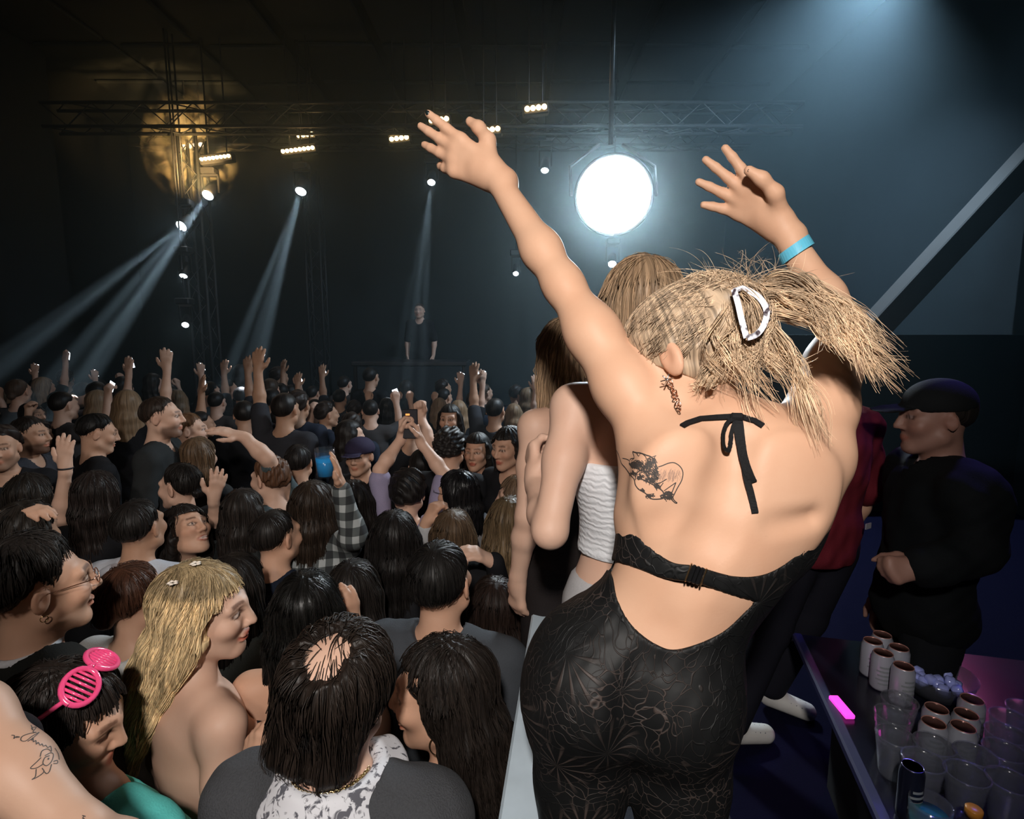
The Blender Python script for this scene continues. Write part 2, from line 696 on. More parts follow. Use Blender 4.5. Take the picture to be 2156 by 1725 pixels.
def face_paint(V, c, R, s, o):
    """multiplies for skin colour: lips, brows, lashes, blush, stubble"""
    L = ((V - c) @ R) / s
    x, y, z = np.abs(L[:, 0]), L[:, 1], L[:, 2]
    C = np.ones((len(V), 3))

    def mixc(m, col):
        C[:] = C * (1 - m[:, None]) + np.asarray(col) * m[:, None]
    front = ss(0.03, 0.05, y) * (np.abs(z) < 0.14) * (x < 0.1)
    ch = np.exp(-(((x - 0.045) / 0.024) ** 2 + ((z + 0.022) / 0.020) ** 2)) * front
    mixc(0.35 * ch, (1.0, 0.72, 0.66))
    if o.get('stubble', 0):
        m = ss(-0.035, -0.06, z) * ss(-0.005, 0.02, y) * (z > -0.125) * (1 - np.exp(-((x / 0.02) ** 2 + ((z + 0.061) / 0.009) ** 2)))
        mixc(o['stubble'] * m, (0.16, 0.13, 0.12))
    lp = o.get('lips', (0.82, 0.42, 0.40))
    m = (1 - ss(0.7, 1.25, np.sqrt((x / 0.025) ** 2 + ((z + 0.0615) / 0.0125) ** 2))) * ss(0.07, 0.085, y)
    mixc(m, lp)
    if o.get('teeth'):
        m = (1 - ss(0.7, 1.1, np.sqrt((x / 0.022) ** 2 + ((z + 0.0605) / 0.0075) ** 2))) * ss(0.07, 0.085, y)
        mixc(m, (1.3, 1.7, 2.2))
    bc = o.get('brow', (0.22, 0.17, 0.15))
    zc = 0.038 - 6 * (x - 0.030) ** 2
    m = (1 - ss(0.003, 0.0058, np.abs(z - zc))) * ss(0.010, 0.015, x) * (1 - ss(0.046, 0.054, x)) * ss(0.05, 0.06, y)
    mixc(0.85 * m, bc)
    e = np.sqrt(((x - 0.031) / 0.0165) ** 2 + ((z - 0.0115) / 0.0075) ** 2)
    yy = ss(0.06, 0.07, y)
    mixc((1 - ss(0.95, 1.35, e)) * yy, (0.16, 0.12, 0.11))
    if not o.get('eyes_shut'):
        mixc((1 - ss(0.70, 0.9, e)) * yy, (1.15, 1.45, 1.7))
        ir = np.sqrt((x - 0.031 + o.get('gaze', 0) * 0.005) ** 2 + (z - 0.0115) ** 2)
        mixc((1 - ss(0.0045, 0.0065, ir)) * yy * (1 - ss(0.75, 0.95, e)), (0.07, 0.05, 0.04))
    m = np.exp(-(((x - 0.081) / 0.02) ** 2 + ((y + 0.012) / 0.03) ** 2 + (z / 0.035) ** 2))
    mixc(0.3 * m, (1.0, 0.68, 0.60))
    return C


def hairline(L, front=0.072, nape=-0.070, side=0.0):
    return np.interp(L[:, 1], [-0.12, -0.072, -0.046, -0.014, 0.022, 0.045, 0.095], [nape, nape + 0.004, nape + 0.028, side + 0.024, side + 0.012, front - 0.02, front])


def build_hair(S, c, R, s, st, col, ln=0.35, seed=1, spec=None, down=None):
    """fills S with a hair volume in the figure's local frame"""
    spec = spec or {}
    q = lambda x, y, z: c + s * (R @ A(x, y, z))
    r = np.random.default_rng(seed)
    th = {'buzz': 0.004, 'short': 0.008, 'mop': 0.018, 'curly': 0.022, 'afro': 0.035, 'mullet': 0.010}.get(st, 0.010)
    th = spec.get('thick', th)
    S.el(q(0, -0.016, 0.034), A(0.077 + th, 0.098 + th, 0.088 + th) * s, R, 0.02)
    dn = A(0, 0, -1) if down is None else unit(down)
    if st in ('long', 'wavy', 'bob'):
        wv = 0.016 if st == 'wavy' else 0.004
        L2 = 0.16 if st == 'bob' else ln
        for i, x in enumerate((-0.070, -0.040, -0.012, 0.014, 0.042, 0.070)):
            yb = -0.085 + 3.0 * x * x * 4
            a = q(x, yb * 0.75, 0.01)
            pts, rr = [a], [0.036 * s]
            base = q(x * 1.08, yb - 0.018, -0.08)
            pts.append(base)
            rr.append(0.034 * s)
            m = max(2, int(L2 / 0.07))
            for j in range(1, m + 1):
                t = j / m
                sp = spec.get('spread', 1.0)
                off = R @ A(x * 0.35 * t * sp, -0.006 * t, 0) * s
                pts.append(base + dn * L2 * t * s * (1 - 0.06 * r.random()) + off + A(wv * math.sin(3.2 * t * L2 / 0.14 + i), 0, 0))
                rr.append((0.033 - 0.015 * t ** 2) * s)
            S.chain(pts, rr, 0.026)
        if spec.get('sides', 1):
            for sx in spec.get('sidelist', (-1, 1)):
                m = 4
                pts, rr = [q(sx * 0.070, 0.028, 0.045)], [0.022 * s]
                b2 = q(sx * 0.086, 0.012, -0.03)
                pts.append(b2)
                rr.append(0.020 * s)
                LL = min(L2, spec.get('sidelen', L2 * 0.8))
                for j in range(1, m + 1):
                    t = j / m
                    pts.append(b2 + dn * LL * t * s + R @ A(sx * 0.02 * t, -0.03 * t, 0) * s)
                    rr.append((0.022 - 0.010 * t) * s)
                S.chain(pts, rr, 0.02)
    if st == 'bun':
        S.el(q(0, -0.105, 0.035), A(0.045, 0.035, 0.045) * s, R, 0.015)
    if st == 'lowbun':
        S.el(q(0, -0.108, -0.035), A(0.042, 0.032, 0.036) * s, R, 0.015)
    if st == 'pony':
        pts = [q(0, -0.10, 0.03), q(0, -0.15, 0.0)]
        pts += [pts[-1] + dn * ln * t * s + R @ A(0, 0.03 * t, 0) for t in (0.33, 0.66, 1.0)]
        S.chain(pts, [0.022 * s, 0.032 * s, 0.034 * s, 0.030 * s, 0.014 * s], 0.02)
    if st == 'mullet':
        for x in (-0.05, -0.02, 0.012, 0.042):
            S.chain([q(x, -0.075, -0.02), q(x, -0.092, -0.075), q(x * 0.9, -0.088, -0.105 - 0.02 * r.random())], [0.032 * s, 0.026 * s, 0.010 * s], 0.02)
    front = spec.get('front', 0.070)
    nape = spec.get('nape', -0.068)
    side = spec.get('side', 0.0)
    long_ = st in ('long', 'wavy', 'bob', 'mullet')
    amp = {'long': 0.0022, 'wavy': 0.004, 'bob': 0.002, 'mop': 0.006, 'curly': 0.009, 'afro': 0.006, 'short': 0.0012, 'buzz': 0.0004, 'bun': 0.002, 'lowbun': 0.002, 'pony': 0.002, 'mullet': 0.003}.get(st, 0.003)
    amp = spec.get('amp', amp)
    ph = r.uniform(0, 6.28, 8)
    S.amp = amp * 2.2 + 0.004

    def post(Q, d):
        L = ((Q - c) @ R) / s
        x, y, z = L[:, 0], L[:, 1], L[:, 2]
        if st in ('curly', 'afro', 'mop'):
            d = d + amp * noise3(Q, 150 if st != 'mop' else 110, seed)
        else:
            a = np.arctan2(x, -y - 0.01)
            wob = 3 * np.sin(z * 9 + ph[0])
            d = d + amp * 0.6 * (np.sin(13 * a + wob + ph[1]) + 0.7 * np.sin(29 * a + 1.6 * wob + ph[2]) + 0.5 * np.sin(53 * a + 2 * wob + ph[3]))
        zl = hairline(L, front, nape, side)
        if long_:
            back = np.interp(y, [-0.02, 0.03], [0, 1])
            zl = np.where(y < -0.02, -9, zl * back + (1 - back) * (-0.6))
            zl = np.where((z < -0.02) & (x * x + 0 * y > 0.062 ** 2) & (y < (0.06 if spec.get('sides', 1) else -0.022)), -9, zl)
        edge = np.clip((z - zl) / (0.05 + 0.045 * ss(-0.02, 0.05, y)), 0, 1)
        d = d + (1 - edge) * (th * 1.7 + 0.003) * (0 if long_ else 1)
        d = np.maximum(d, (zl - z) * s * 0.85)
        if st in ('long', 'wavy', 'bob'):
            g = np.maximum(np.abs(x) - 0.064, y - 0.2)
            face = np.maximum(np.maximum(-(y - 0.012), z - front), np.abs(x) - 0.068)
            d = np.maximum(d, -face * s * 0.9)
        return d
    if spec.get('bald'):
        bx_, by_, bz_, br_ = spec['bald']

        def baldf(Q, d):
            L = ((Q - c) @ R) / s
            e = np.sqrt(((L[:, 0] - bx_) / br_) ** 2 + ((L[:, 1] - by_) / (br_ * 1.2)) ** 2 + ((L[:, 2] - bz_) / (br_ * 0.9)) ** 2)
            return d + (th + 0.012) * (1 - ss(0.6, 1.15, e + 0.12 * noise3(Q, 160, seed)))
        S.post.append(baldf)
    S.post.append(post)
    return S


def flow_attr(V, c, R, s):
    L = ((V - c) @ R) / s
    a = np.arctan2(L[:, 0], -L[:, 1] + 0.015)
    return np.stack([np.cos(a) * 26, np.sin(a) * 26, L[:, 2] * 7], 1)


def strands(S, c, R, s, n, length, seed=3, down=None, width=0.0013, step=0.018, off=0.0015, frizz=0.003, root='top', crown=(0, -0.05, 0.11)):
    """streamlines over a hair volume, combed from the crown and falling with gravity"""
    r = np.random.default_rng(seed)
    dn = A(0, 0, -1) if down is None else unit(down)
    m = max(5, int(length / step))
    az = r.uniform(0, 2 * math.pi, n)
    el = np.arccos(r.uniform(0.0, 1.0, n))
    d0 = np.stack([np.sin(el) * np.cos(az), np.sin(el) * np.sin(az), np.cos(el)], 1)
    Q = c + s * ((d0 * A(0.10, 0.125, 0.115) + A(0, -0.016, 0.03)) @ R.T)
    cr = c + s * (R @ A(*crown))
    for _ in range(3):
        g = S.grad(Q)
        dv = np.clip(S.ev(Q, 0.2), -0.05, 0.05)
        Q = Q - g * (dv - off)[:, None]
    okm = np.abs(S.ev(Q, 0.2) - off) < 0.004
    Q = Q[okm]
    n = len(Q)
    path = [Q.copy()]
    jit = r.normal(0, 1, (n, 3))
    under = [np.zeros(n, bool)]
    for k in range(m - 1):
        g = S.grad(Q, 0.004)
        away = Q - cr
        away = away / (np.linalg.norm(away, axis=1, keepdims=True) + 1e-6)
        near = np.clip(1 - np.linalg.norm(Q - cr, axis=1, keepdims=True) / (0.11 * s), 0, 1)
        t = dn[None, :] * (1 - near) + away * (near + 0.25) + 0.10 * jit
        t = t - g * np.einsum('ij,ij->i', t, g)[:, None]
        t = t / (np.linalg.norm(t, axis=1, keepdims=True) + 1e-6)
        Q = Q + t * step
        dv = np.clip(S.ev(Q, 0.2), -0.02, 0.02)
        Q = Q - g * (dv - off - frizz * np.abs(jit[:, :1])[:, 0])[:, None] * 0.8
        under.append(g @ dn > 0.72)
        path.append(Q.copy())
    path = np.stack(path, 1)
    fp = path.reshape(-1, 3)
    L = ((fp - c) @ R) / s
    bad = (np.abs(S.ev(fp, 0.2) - off) > 0.010) | ((L[:, 1] > 0.035) & (L[:, 2] < 0.062) & (L[:, 2] > -0.14) & (np.abs(L[:, 0]) < 0.066))
    bad = np.cumsum(bad.reshape(n, m) | np.stack(under, 1), axis=1) > 0
    last = np.maximum(m - 1 - bad.sum(1), 0)
    idx = np.minimum(np.arange(m)[None, :], last[:, None])
    path = path[np.arange(n)[:, None], idx] + (np.arange(m)[None, :] > last[:, None])[:, :, None] * 1e-4 * dn
    keep = last > 2
    path = path[keep]
    n = len(path)
    w = width * r.uniform(0.6, 1.5, n)
    V, F, pi, tt = tubes(path, w)
    shade = r.uniform(0.55, 1.35, n)[pi]
    return V, F, np.repeat(shade[:, None], 3, 1)


def to_local(p, root, Rz):
    return (np.asarray(p) - root) @ Rz


def person(label, px, py, d, yaw=0, s=1.0, male=False, tone=(0.60, 0.36, 0.25), head=(0, 0, 0), hair=None, top=None, legs=(0.012, 0.012, 0.014),
           arms=(None, None), res=0.007, lean=(0, 0), face=None, group=None, seed=1, floor=0.0, broad=1.0, built=None, cat='person', nstr=0, sw=0.0015, headoff=(0, 0.02), rise=0, lres=0.024):
    """head centre at photo pixel (px,py), depth d; yaw 0 faces the stage, +90 faces photo left. Angles in degrees."""
    hc_w = P(px, py, d)
    Rz = rotz(rad(yaw))
    hl = A(headoff[0], headoff[1], 0) * s
    root_w = hc_w - Rz @ hl
    root_w[2] = floor
    hh = hc_w[2] - floor
    c = A(hl[0], hl[1], hh)
    R = rotz(rad(head[0])) @ rotx(rad(head[1])) @ roty(rad(head[2]))
    face = face or {}
    f = 1.07 * broad if male else broad
    lx, ly = lean
    nb = A(0, -0.018 * s, hh - 0.160 * s)
    shz = hh - (0.215 if male else 0.210) * s
    shx = 0.160 * s * f
    chest = A(lx * 0.3, ly * 0.3 - 0.01, hh - 0.35 * s)
    waist = A(lx * 0.7, ly * 0.7, hh - 0.53 * s)
    pel = A(lx, ly, hh - 0.66 * s)
    T = Sdf()
    T.el(chest, A(0.150 * f, 0.105 * (1.06 if male else 1), 0.165) * s, None, 0.05)
    T.el(chest + A(0, -0.005, 0.10 * s), A(0.155 * f, 0.085, 0.075) * s, None, 0.05)
    T.el(waist, A(0.125 * f, 0.095, 0.14) * s, None, 0.06)
    T.el(pel, A(0.155 * (f if not male else 1.02), 0.115, 0.115) * s, None, 0.06)
    if not male:
        for sx in (-1, 1):
            T.el(chest + A(sx * 0.068, 0.082, 0.005) * s, A(0.055, 0.05, 0.055) * s, None, 0.03)
    shs, els, wrs, B_arms, hands = [], [], [], Sdf(), []
    for i, sx in enumerate((-1, 1)):
        a = arms[i]
        sh = A(sx * shx, -0.015 * s, shz)
        if isinstance(a, dict):
            el, wr = to_local(P(*a['el']), root_w, Rz), to_local(P(*a['wr']), root_w, Rz)
            if el[2] > sh[2]:
                sh = sh + A(-sx * 0.015, 0, 0.045) * s
            tip = to_local(P(*a['tip']), root_w, Rz) if 'tip' in a else wr + unit(wr - el) * 0.1
            hd, nn = unit(tip - wr), Rz.T @ A(*a.get('n', (0, 1, 0)))
            hp = a.get('pose', 'relax')
        else:
            a = a or 'down'
            el = sh + A(sx * 0.055, -0.03, -0.265) * s
            if a == 'down':
                wr = el + A(-sx * 0.01, 0.06, -0.235) * s
                hd, nn, hp = A(-sx * 0.1, 0.15, -1), A(-sx, 0, 0), 'relax'
            elif a == 'fwd':
                wr = el + A(-sx * 0.07, 0.215, 0.08) * s
                hd, nn, hp = A(-sx * 0.3, 1, 0.35), A(-sx, 0.1, 0.2), 'hold'
            elif a == 'up':
                el = sh + A(sx * 0.07, 0.10, 0.235) * s
                wr = el + A(sx * 0.02, 0.03, 0.24) * s
                hd, nn, hp = A(0, 0.1, 1), A(0, 1, 0), 'open'
            elif a == 'upbent':
                el = sh + A(sx * 0.13, 0.16, 0.03) * s
                wr = el + A(-sx * 0.04, 0.06, 0.235) * s
                hd, nn, hp = A(0, 0.1, 1), A(0, 1, 0), 'hold'
        shs.append(sh)
        els.append(el)
        wrs.append(wr)
        add_arm(B_arms, sh, el, wr, s, male)
        hands.append((wr, hd, nn, sx, hp))
        T.rc(nb + A(sx * 0.03, 0, -0.015) * s, sh, 0.044 * s * (1.12 if male else 0.9), 0.048 * s * f, 0.05)
    # one continuous body: head, neck, torso, arms, hands
    Bd = Sdf()
    Bd.extend(T)
    Bd.extend(B_arms)
    for wr, hd, nn, sx, hp in hands:
        add_hand(Bd, wr, hd, nn, sx, s * (1.08 if male else 1.0), k=0.006, res_r=max(0, (res - 0.004) * 0.5), **HAND[hp])
    add_head(Bd, c, R, s, male, nb, face.get('smile', 0))
    # hips and legs of the same body
    hipz = max(pel[2] - 0.05 * s, 0.5)
    Lg = Sdf()
    Lg.el(pel, A(0.150, 0.112, 0.11) * s, None, 0.05)
    for sx in (-1, 1):
        hp_ = A(pel[0] + sx * 0.085 * s, pel[1], hipz)
        kn = A(sx * 0.10 * s, pel[1] * 0.5 + 0.02, hipz * 0.54)
        an = A(sx * 0.11 * s, -0.02, 0.09)
        Lg.chain([hp_, kn, an], [0.083 * s, 0.055 * s, 0.040 * s], 0.03)
        Lg.rc(A(sx * 0.11 * s, -0.03, 0.045), A(sx * 0.13 * s, 0.13, 0.035), 0.040, 0.034, 0.02)
    rt = empty('person', root_w, rad(yaw))
    tag(rt, label, cat, group)
    V, F = Bd.mesh(res)
    if male and 'lips' not in face:
        face = dict(face, lips=(0.90, 0.62, 0.58))
    C = face_paint(V, c, R, s, face)
    body = mesh_obj('body', V, F, skin(tone), rt, col=C)
    out = dict(root=rt, body=body, c=c, R=R, s=s, Rz=Rz, rw=root_w, nb=nb, sdf=Bd, shs=shs, els=els, wrs=wrs, chest=chest, waist=waist, pel=pel, torso=T, hh=hh, hands=hands)
    # trousers (with the legs inside) down to the floor
    Tr = Sdf()
    Tr.extend(Lg, 0.012)
    if rise:
        Tr.post.append(lambda Q, dd: np.maximum(dd, Q[:, 2] - (hh - rise * s)))
    if legs is not None:
        V, F = Tr.mesh(lres)
        mesh_obj('trousers', V, F, cloth(legs), rt)
    # top
    if top:
        Tp = Sdf()
        g = top.get('grow', 0.012)
        Tp.extend(T, g)
        sl = top.get('sleeve', 0.45)
        for i in range(2):
            sh, el, wr = shs[i], els[i], wrs[i]
            fa = (1.16 if male else 0.98) * s
            slv = sl[i] if hasattr(sl, '__len__') else sl
            if slv > 0:
                t = min(1.0, slv * 2)
                Tp.rc(sh, sh + (el - sh) * t, 0.050 * fa + g * 0.7, (0.045 if t < 1 else 0.038) * fa + g, 0.04)
            if slv > 0.5:
                t = min(1.0, (slv - 0.5) * 2)
                Tp.rc(el, el + (wr - el) * t, 0.038 * fa + g, 0.028 * fa + g * 0.9, 0.02)
        if top.get('collar'):
            Tp.rc(nb + A(0, -0.012, -0.01) * s, nb + A(0, -0.006, 0.045 + 0.02 * top['collar']) * s, 0.066 * s, 0.060 * s, 0.02)
        if top.get('hood'):
            Tp.el(nb + A(0, -0.075, -0.02) * s, A(0.12, 0.06, 0.07) * s, None, 0.03)
        dz = top.get('neck', 0.012)
        wd = top.get('neckw', 0.074 if male else 0.068)
        fr, fold = Tp, top.get('fold', 0.004)
        Tp.amp = fold * 2

        def cut(Q, dd, nb=nb, dz=dz, wd=wd, fold=fold, top=top):
            dd = dd + fold * noise3(Q, 30, seed) + 0.4 * fold * noise3(Q, 75, seed + 1)
            e = (Q - nb) / A(wd * s, 0.11 * s, 1) 
            rr = np.sqrt(e[:, 0] ** 2 + e[:, 1] ** 2)
            lim = nb[2] - (dz - top.get('up', 0.0)) * s + 0.05 * s * ss(0.6, 1.3, rr) + (-top.get('vee', 0.6) * np.maximum(Q[:, 1] - nb[1], 0))
            cyl = np.maximum((rr - 1) * wd * s, lim - Q[:, 2])
            dd = np.maximum(dd, -cyl)
            if top.get('tube'):     # strapless or backless: cut away above a line
                dd = np.maximum(dd, Q[:, 2] - (hh - top['tube'] * s + top.get('slant', 0) * Q[:, 1]))
            dd = np.maximum(dd, (hh - top.get('hem', 0.76) * s) - Q[:, 2])
            return dd
        Tp.post.append(cut)
        V, F = Tp.mesh(max(res * 1.2, top.get('res', 0)))
        m = top['mat'] if 'mat' in top else cloth(top.get('color', (0.02, 0.02, 0.022)))
        out['top'] = mesh_obj(top.get('name', 'shirt'), V, F, m, rt)
    if hair:
        Hs = Sdf()
        sp = hair.get('spec', {})
        dn = Rz.T @ A(*hair['down']) if 'down' in hair else None
        build_hair(Hs, c, R, s, hair['style'], hair['col'], hair.get('len', 0.35), seed, sp, dn)
        V, F = Hs.mesh(max(res * 0.8, 0.004))
        Ch = np.ones((len(V), 3)) * hair.get('under', 0.8)
        parts = [(V, F, Ch)]
        if nstr:
            ln = hair.get('slen', {'long': hair.get('len', .35) + 0.2, 'wavy': hair.get('len', .35) + 0.2, 'bob': 0.34}.get(hair['style'], 0.12))
            v2, f2, c2 = strands(Hs, c, R, s, nstr, ln, seed + 5, dn, sw, frizz=hair.get('frizz', 0.002), step=hair.get('step', 0.018))
            parts.append((v2, f2, c2))
        V, F, Ch = join(parts)
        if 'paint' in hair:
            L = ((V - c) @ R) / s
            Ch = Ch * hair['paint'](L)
        out['hair'] = mesh_obj('hair', V, F, hairm(hair['col'], hair.get('rough', 0.46)), rt, col=Ch, flow=flow_attr(V, c, R, s))
        out['hsdf'] = Hs
    return out


# ------------------------------------------------------------------ things people wear or hold
def w2l(o, p):
    """world point to the local frame of a person record"""
    return (np.asarray(p) - o['rw']) @ o['Rz']


def hq(o, x, y, z):
    return o['c'] + o['s'] * (o['R'] @ A(x, y, z))


def glasses(o, mat=None):
    mb = MB()
    for sx in (-1, 1):
        mb.tube([hq(o, sx * 0.034 + 0.024 * math.cos(a), 0.108, 0.010 + 0.018 * math.sin(a)) for a in np.linspace(0, 2 * math.pi, 17)], 0.0013, 5, False)
        mb.tube([hq(o, sx * 0.058, 0.106, 0.014), hq(o, sx * 0.074, 0.09, 0.015), hq(o, sx * 0.082, 0.0, 0.012), hq(o, sx * 0.080, -0.02, -0.004)], 0.0014, 5)
    mb.tube([hq(o, -0.010, 0.110, 0.012), hq(o, 0.010, 0.110, 0.012)], 0.0013, 5)
    return mb.build('glasses', mat or plain('rose_gold', (0.72, 0.40, 0.28), 0.25, metal=1.0), o['root'], True)


def hoop(o, sx, r=0.018, mat=None, drop=0.0):
    mb = MB()
    c_ = hq(o, sx * 0.086, -0.010, -0.036) + A(0, 0, -r - drop)
    f_ = o['R'] @ A(0, 1, 0)
    mb.tube([c_ + r * (math.cos(a) * f_ + math.sin(a) * A(0, 0, 1)) for a in np.linspace(0, 2 * math.pi, 25)], 0.0012, 5, False)
    return mb.build('hoop_earring', mat or plain('gold', (0.85, 0.62, 0.30), 0.2, metal=1.0), o['root'], True)


def stud(o, sx, mat=None):
    mb = MB()
    p_ = hq(o, sx * 0.088, -0.010, -0.030)
    mb.lathe([(0.001, -0.003), (0.004, 0), (0.001, 0.003)], p_, 8)
    return mb.build('ear_stud', mat or plain('gold', (0.85, 0.62, 0.30), 0.2, metal=1.0), o['root'], True)


SCREENS = 0


def phone(loc, fwd, up, label, glow=(0.55, 0.75, 1.0), st=2.5, size=(0.072, 0.150), group='phones held up in the crowd', lamp_on=False):
    """a phone as a top-level thing; fwd = direction the screen faces"""
    o = empty('phone', tuple(loc))
    tag(o, label, 'phone', group)
    M = frame(unit(fwd), up)
    Mb = np.stack([M[:, 0], M[:, 2], M[:, 1]], 1)
    mb = MB()
    mb.box((0, 0, 0), (size[0], size[1], 0.008), Mb, 0.003)
    mb.build('case', plain('phone_case', (0.012, 0.012, 0.014), 0.3), o)
    mb = MB()
    mb.box(M[:, 1] * 0.0043, (size[0] * 0.92, size[1] * 0.94, 0.0008), Mb)
    mb.build('screen', plain('phone_screen', (0.02, 0.02, 0.02), 0.15, emit=glow, estr=st), o)
    if lamp_on:
        mb = MB()
        mb.lathe([(0.006, 0.0), (0.001, 0.002)], -M[:, 1] * 0.0046 + Mb @ A(0.02, 0.055, 0), 10, Mb @ np.diag([1, 1, -1.0]))
        mb.build('flash', plain('phone_flash', (1, 1, 1), 0.3, emit=(0.9, 0.95, 1), estr=60), o)
    return o

# ------------------------------------------------------------------ the venue
BLACK = plain('black_paint', (0.012, 0.016, 0.019), 0.75, var=0.3, bscale=3)
METAL = plain('truss_metal', (0.035, 0.037, 0.04), 0.5, metal=0.2)
DARKM = plain('fixture_black', (0.015, 0.015, 0.017), 0.45)
WALLM = plain('wall_paint', (0.016, 0.024, 0.029), 0.8, var=0.35, bscale=1.5, bump=0.2)
X0, X1, Y0, Y1, ZC = -7.0, 4.7, -4.4, 13.0, 6.4


def slab(name, lo, hi, mat, kind='structure', parent=None):
    mb = MB()
    lo, hi = np.array(lo, float), np.array(hi, float)
    mb.box((lo + hi) / 2, hi - lo)
    o = mb.build(name, mat, parent)
    if kind:
        o['kind'] = kind
    return o


slab('floor', (X0, Y0, -0.1), (X1, Y1, 0), plain('dance_floor', (0.020, 0.022, 0.026), 0.45, var=0.4, bscale=2))
slab('wall_left', (X0 - 0.2, Y0, 0), (X0, 9.2, ZC), WALLM)
slab('wall_right', (X1, Y0, 0), (X1 + 0.2, Y1, ZC), WALLM)
slab('wall_back', (X0 - 1.5, Y1, 0), (X1, Y1 + 0.2, ZC), BLACK)
slab('wall_front', (X0, Y0 - 0.2, 0), (X1, Y0, ZC), WALLM)
slab('wall_wing', (X0 - 1.5, 9.2, 0), (X0 - 1.3, Y1, ZC), BLACK)
ceil_o = slab('ceiling', (X0 - 1.5, Y0, ZC), (X1 + 0.2, Y1 + 0.2, ZC + 0.1), BLACK)
panel_m = plain('ceiling_panel', (0.018, 0.024, 0.028), 0.85, var=0.3, bscale=1.2)
mbp = MB()
mbp.box((0, 0, 0), (1.12, 1.12, 0.06), bev=0.02)
pan0 = None
for i in range(9):
    for j in range(6):
        if pan0 is None:
            pan = pan0 = mbp.build('ceiling_panel', panel_m, ceil_o)
        else:
            pan = pan0.copy()
            COL.objects.link(pan)
            pan.parent = ceil_o
        pan.location = (-6.3 + 1.25 * i, 5.6 + 1.25 * j, ZC - 0.05 - 0.02 * ((i * 7 + j * 3) % 3))
        pan.rotation_euler = (0, 0, 0)

# sloped steel brace across the right-hand wall, and a low partition under it
b0, b1 = P(1800, 735, 5.4), P(2230, 270, 5.0)
mb = MB()
ax = unit(b1 - b0)
Mb = np.stack([np.cross(ax, unit(A(0, 1, 0.1))), unit(np.cross(np.cross(ax, unit(A(0, 1, 0.1))), ax)), ax], 1)
mb.box((b0 + b1) / 2, (0.22, 0.20, np.linalg.norm(b1 - b0)), Mb, 0.01)
brace = mb.build('trim_1', plain('brace_steel', (0.065, 0.058, 0.054), 0.6, var=0.2, bscale=4))
struct(brace)
slab('wall_partition', (2.05, 5.2, 0), (X1, 5.4, P(2000, 705, 5.3)[2]), plain('partition', (0.02, 0.03, 0.033), 0.7, var=0.2, bscale=2))

# stage deck with fascia
STZ = 0.85
stg = empty('stage', (0, 8.6, 0))
tag(stg, 'low black stage deck behind the crowd, under the trusses', 'stage')
mb = MB()
mb.box((-1.3, 2.1, STZ - 0.06), (9.6, 4.4, 0.12), bev=0.02)
mb.build('deck', BLACK, stg)
for i in range(8):
    mb = MB()
    mb.box((-5.5 + 1.2 * i, -0.06, (STZ - 0.12) / 2), (1.16, 0.05, STZ - 0.14), bev=0.01)
    mb.build('fascia_panel', plain('fascia', (0.02, 0.022, 0.025), 0.6), stg)


def truss(name, a, b, w, label, cross=(0, 0, 1), group=None, seg=None):
    """box truss: four chords as parts, one lattice part"""
    a, b = np.array(a, float), np.array(b, float)
    t = unit(b - a)
    u = unit(np.cross(t, A(*cross)))
    v = np.cross(t, u)
    o = empty(name, tuple(a))
    tag(o, label, 'truss', group)
    L = np.linalg.norm(b - a)
    cs = [(u * x + v * y) * w / 2 for x, y in ((-1, -1), (1, -1), (1, 1), (-1, 1))]
    for c in cs:
        mb = MB()
        mb.tube([c, c + b - a], 0.024, 8)
        mb.build('chord', METAL, o, True)
    n = seg or max(3, int(L / (w * 1.1)))
    for f in range(4):
        mb = MB()
        pts = []
        for i in range(n + 1):
            pts.append((cs[f] if i % 2 == 0 else cs[(f + 1) % 4]) + (b - a) * i / n)
        mb.tube(pts, 0.010, 5)
        mb.build('lacing', METAL, o, True)
    return o


tx = P(432, 690, 8.75)
truss('truss_tower', (tx[0], tx[1], 0), (tx[0], tx[1], 5.1), 0.27, 'silver lattice truss tower carrying three small white spotlights', (0, 1, 0))
tx2 = P(666, 590, 10.6)
truss('truss_tower', (tx2[0], tx2[1], STZ), (tx2[0], tx2[1], 5.1), 0.27, 'thin truss tower at the back of the stage, no lights on it', (0, 1, 0))
truss('ceiling_truss', (-6.3, 8.25, 5.15), (3.9, 8.25, 5.15), 0.30, 'long horizontal lighting truss nearest the crowd', group='lighting trusses')
truss('ceiling_truss', (-6.3, 10.0, 5.45), (3.9, 10.0, 5.45), 0.30, 'horizontal lighting truss further back over the stage', group='lighting trusses')

# ------------------------------------------------------------------ stage lights (each carries its own lamp)
def glow_m(name, col, st):
    return plain(name, (0.9, 0.9, 0.9), 0.3, emit=col, estr=st)


WHITE_L = glow_m('spot_lens', (0.80, 0.92, 1.0), 22)
WARM_L = glow_m('warm_lens', (1.0, 0.62, 0.24), 14)


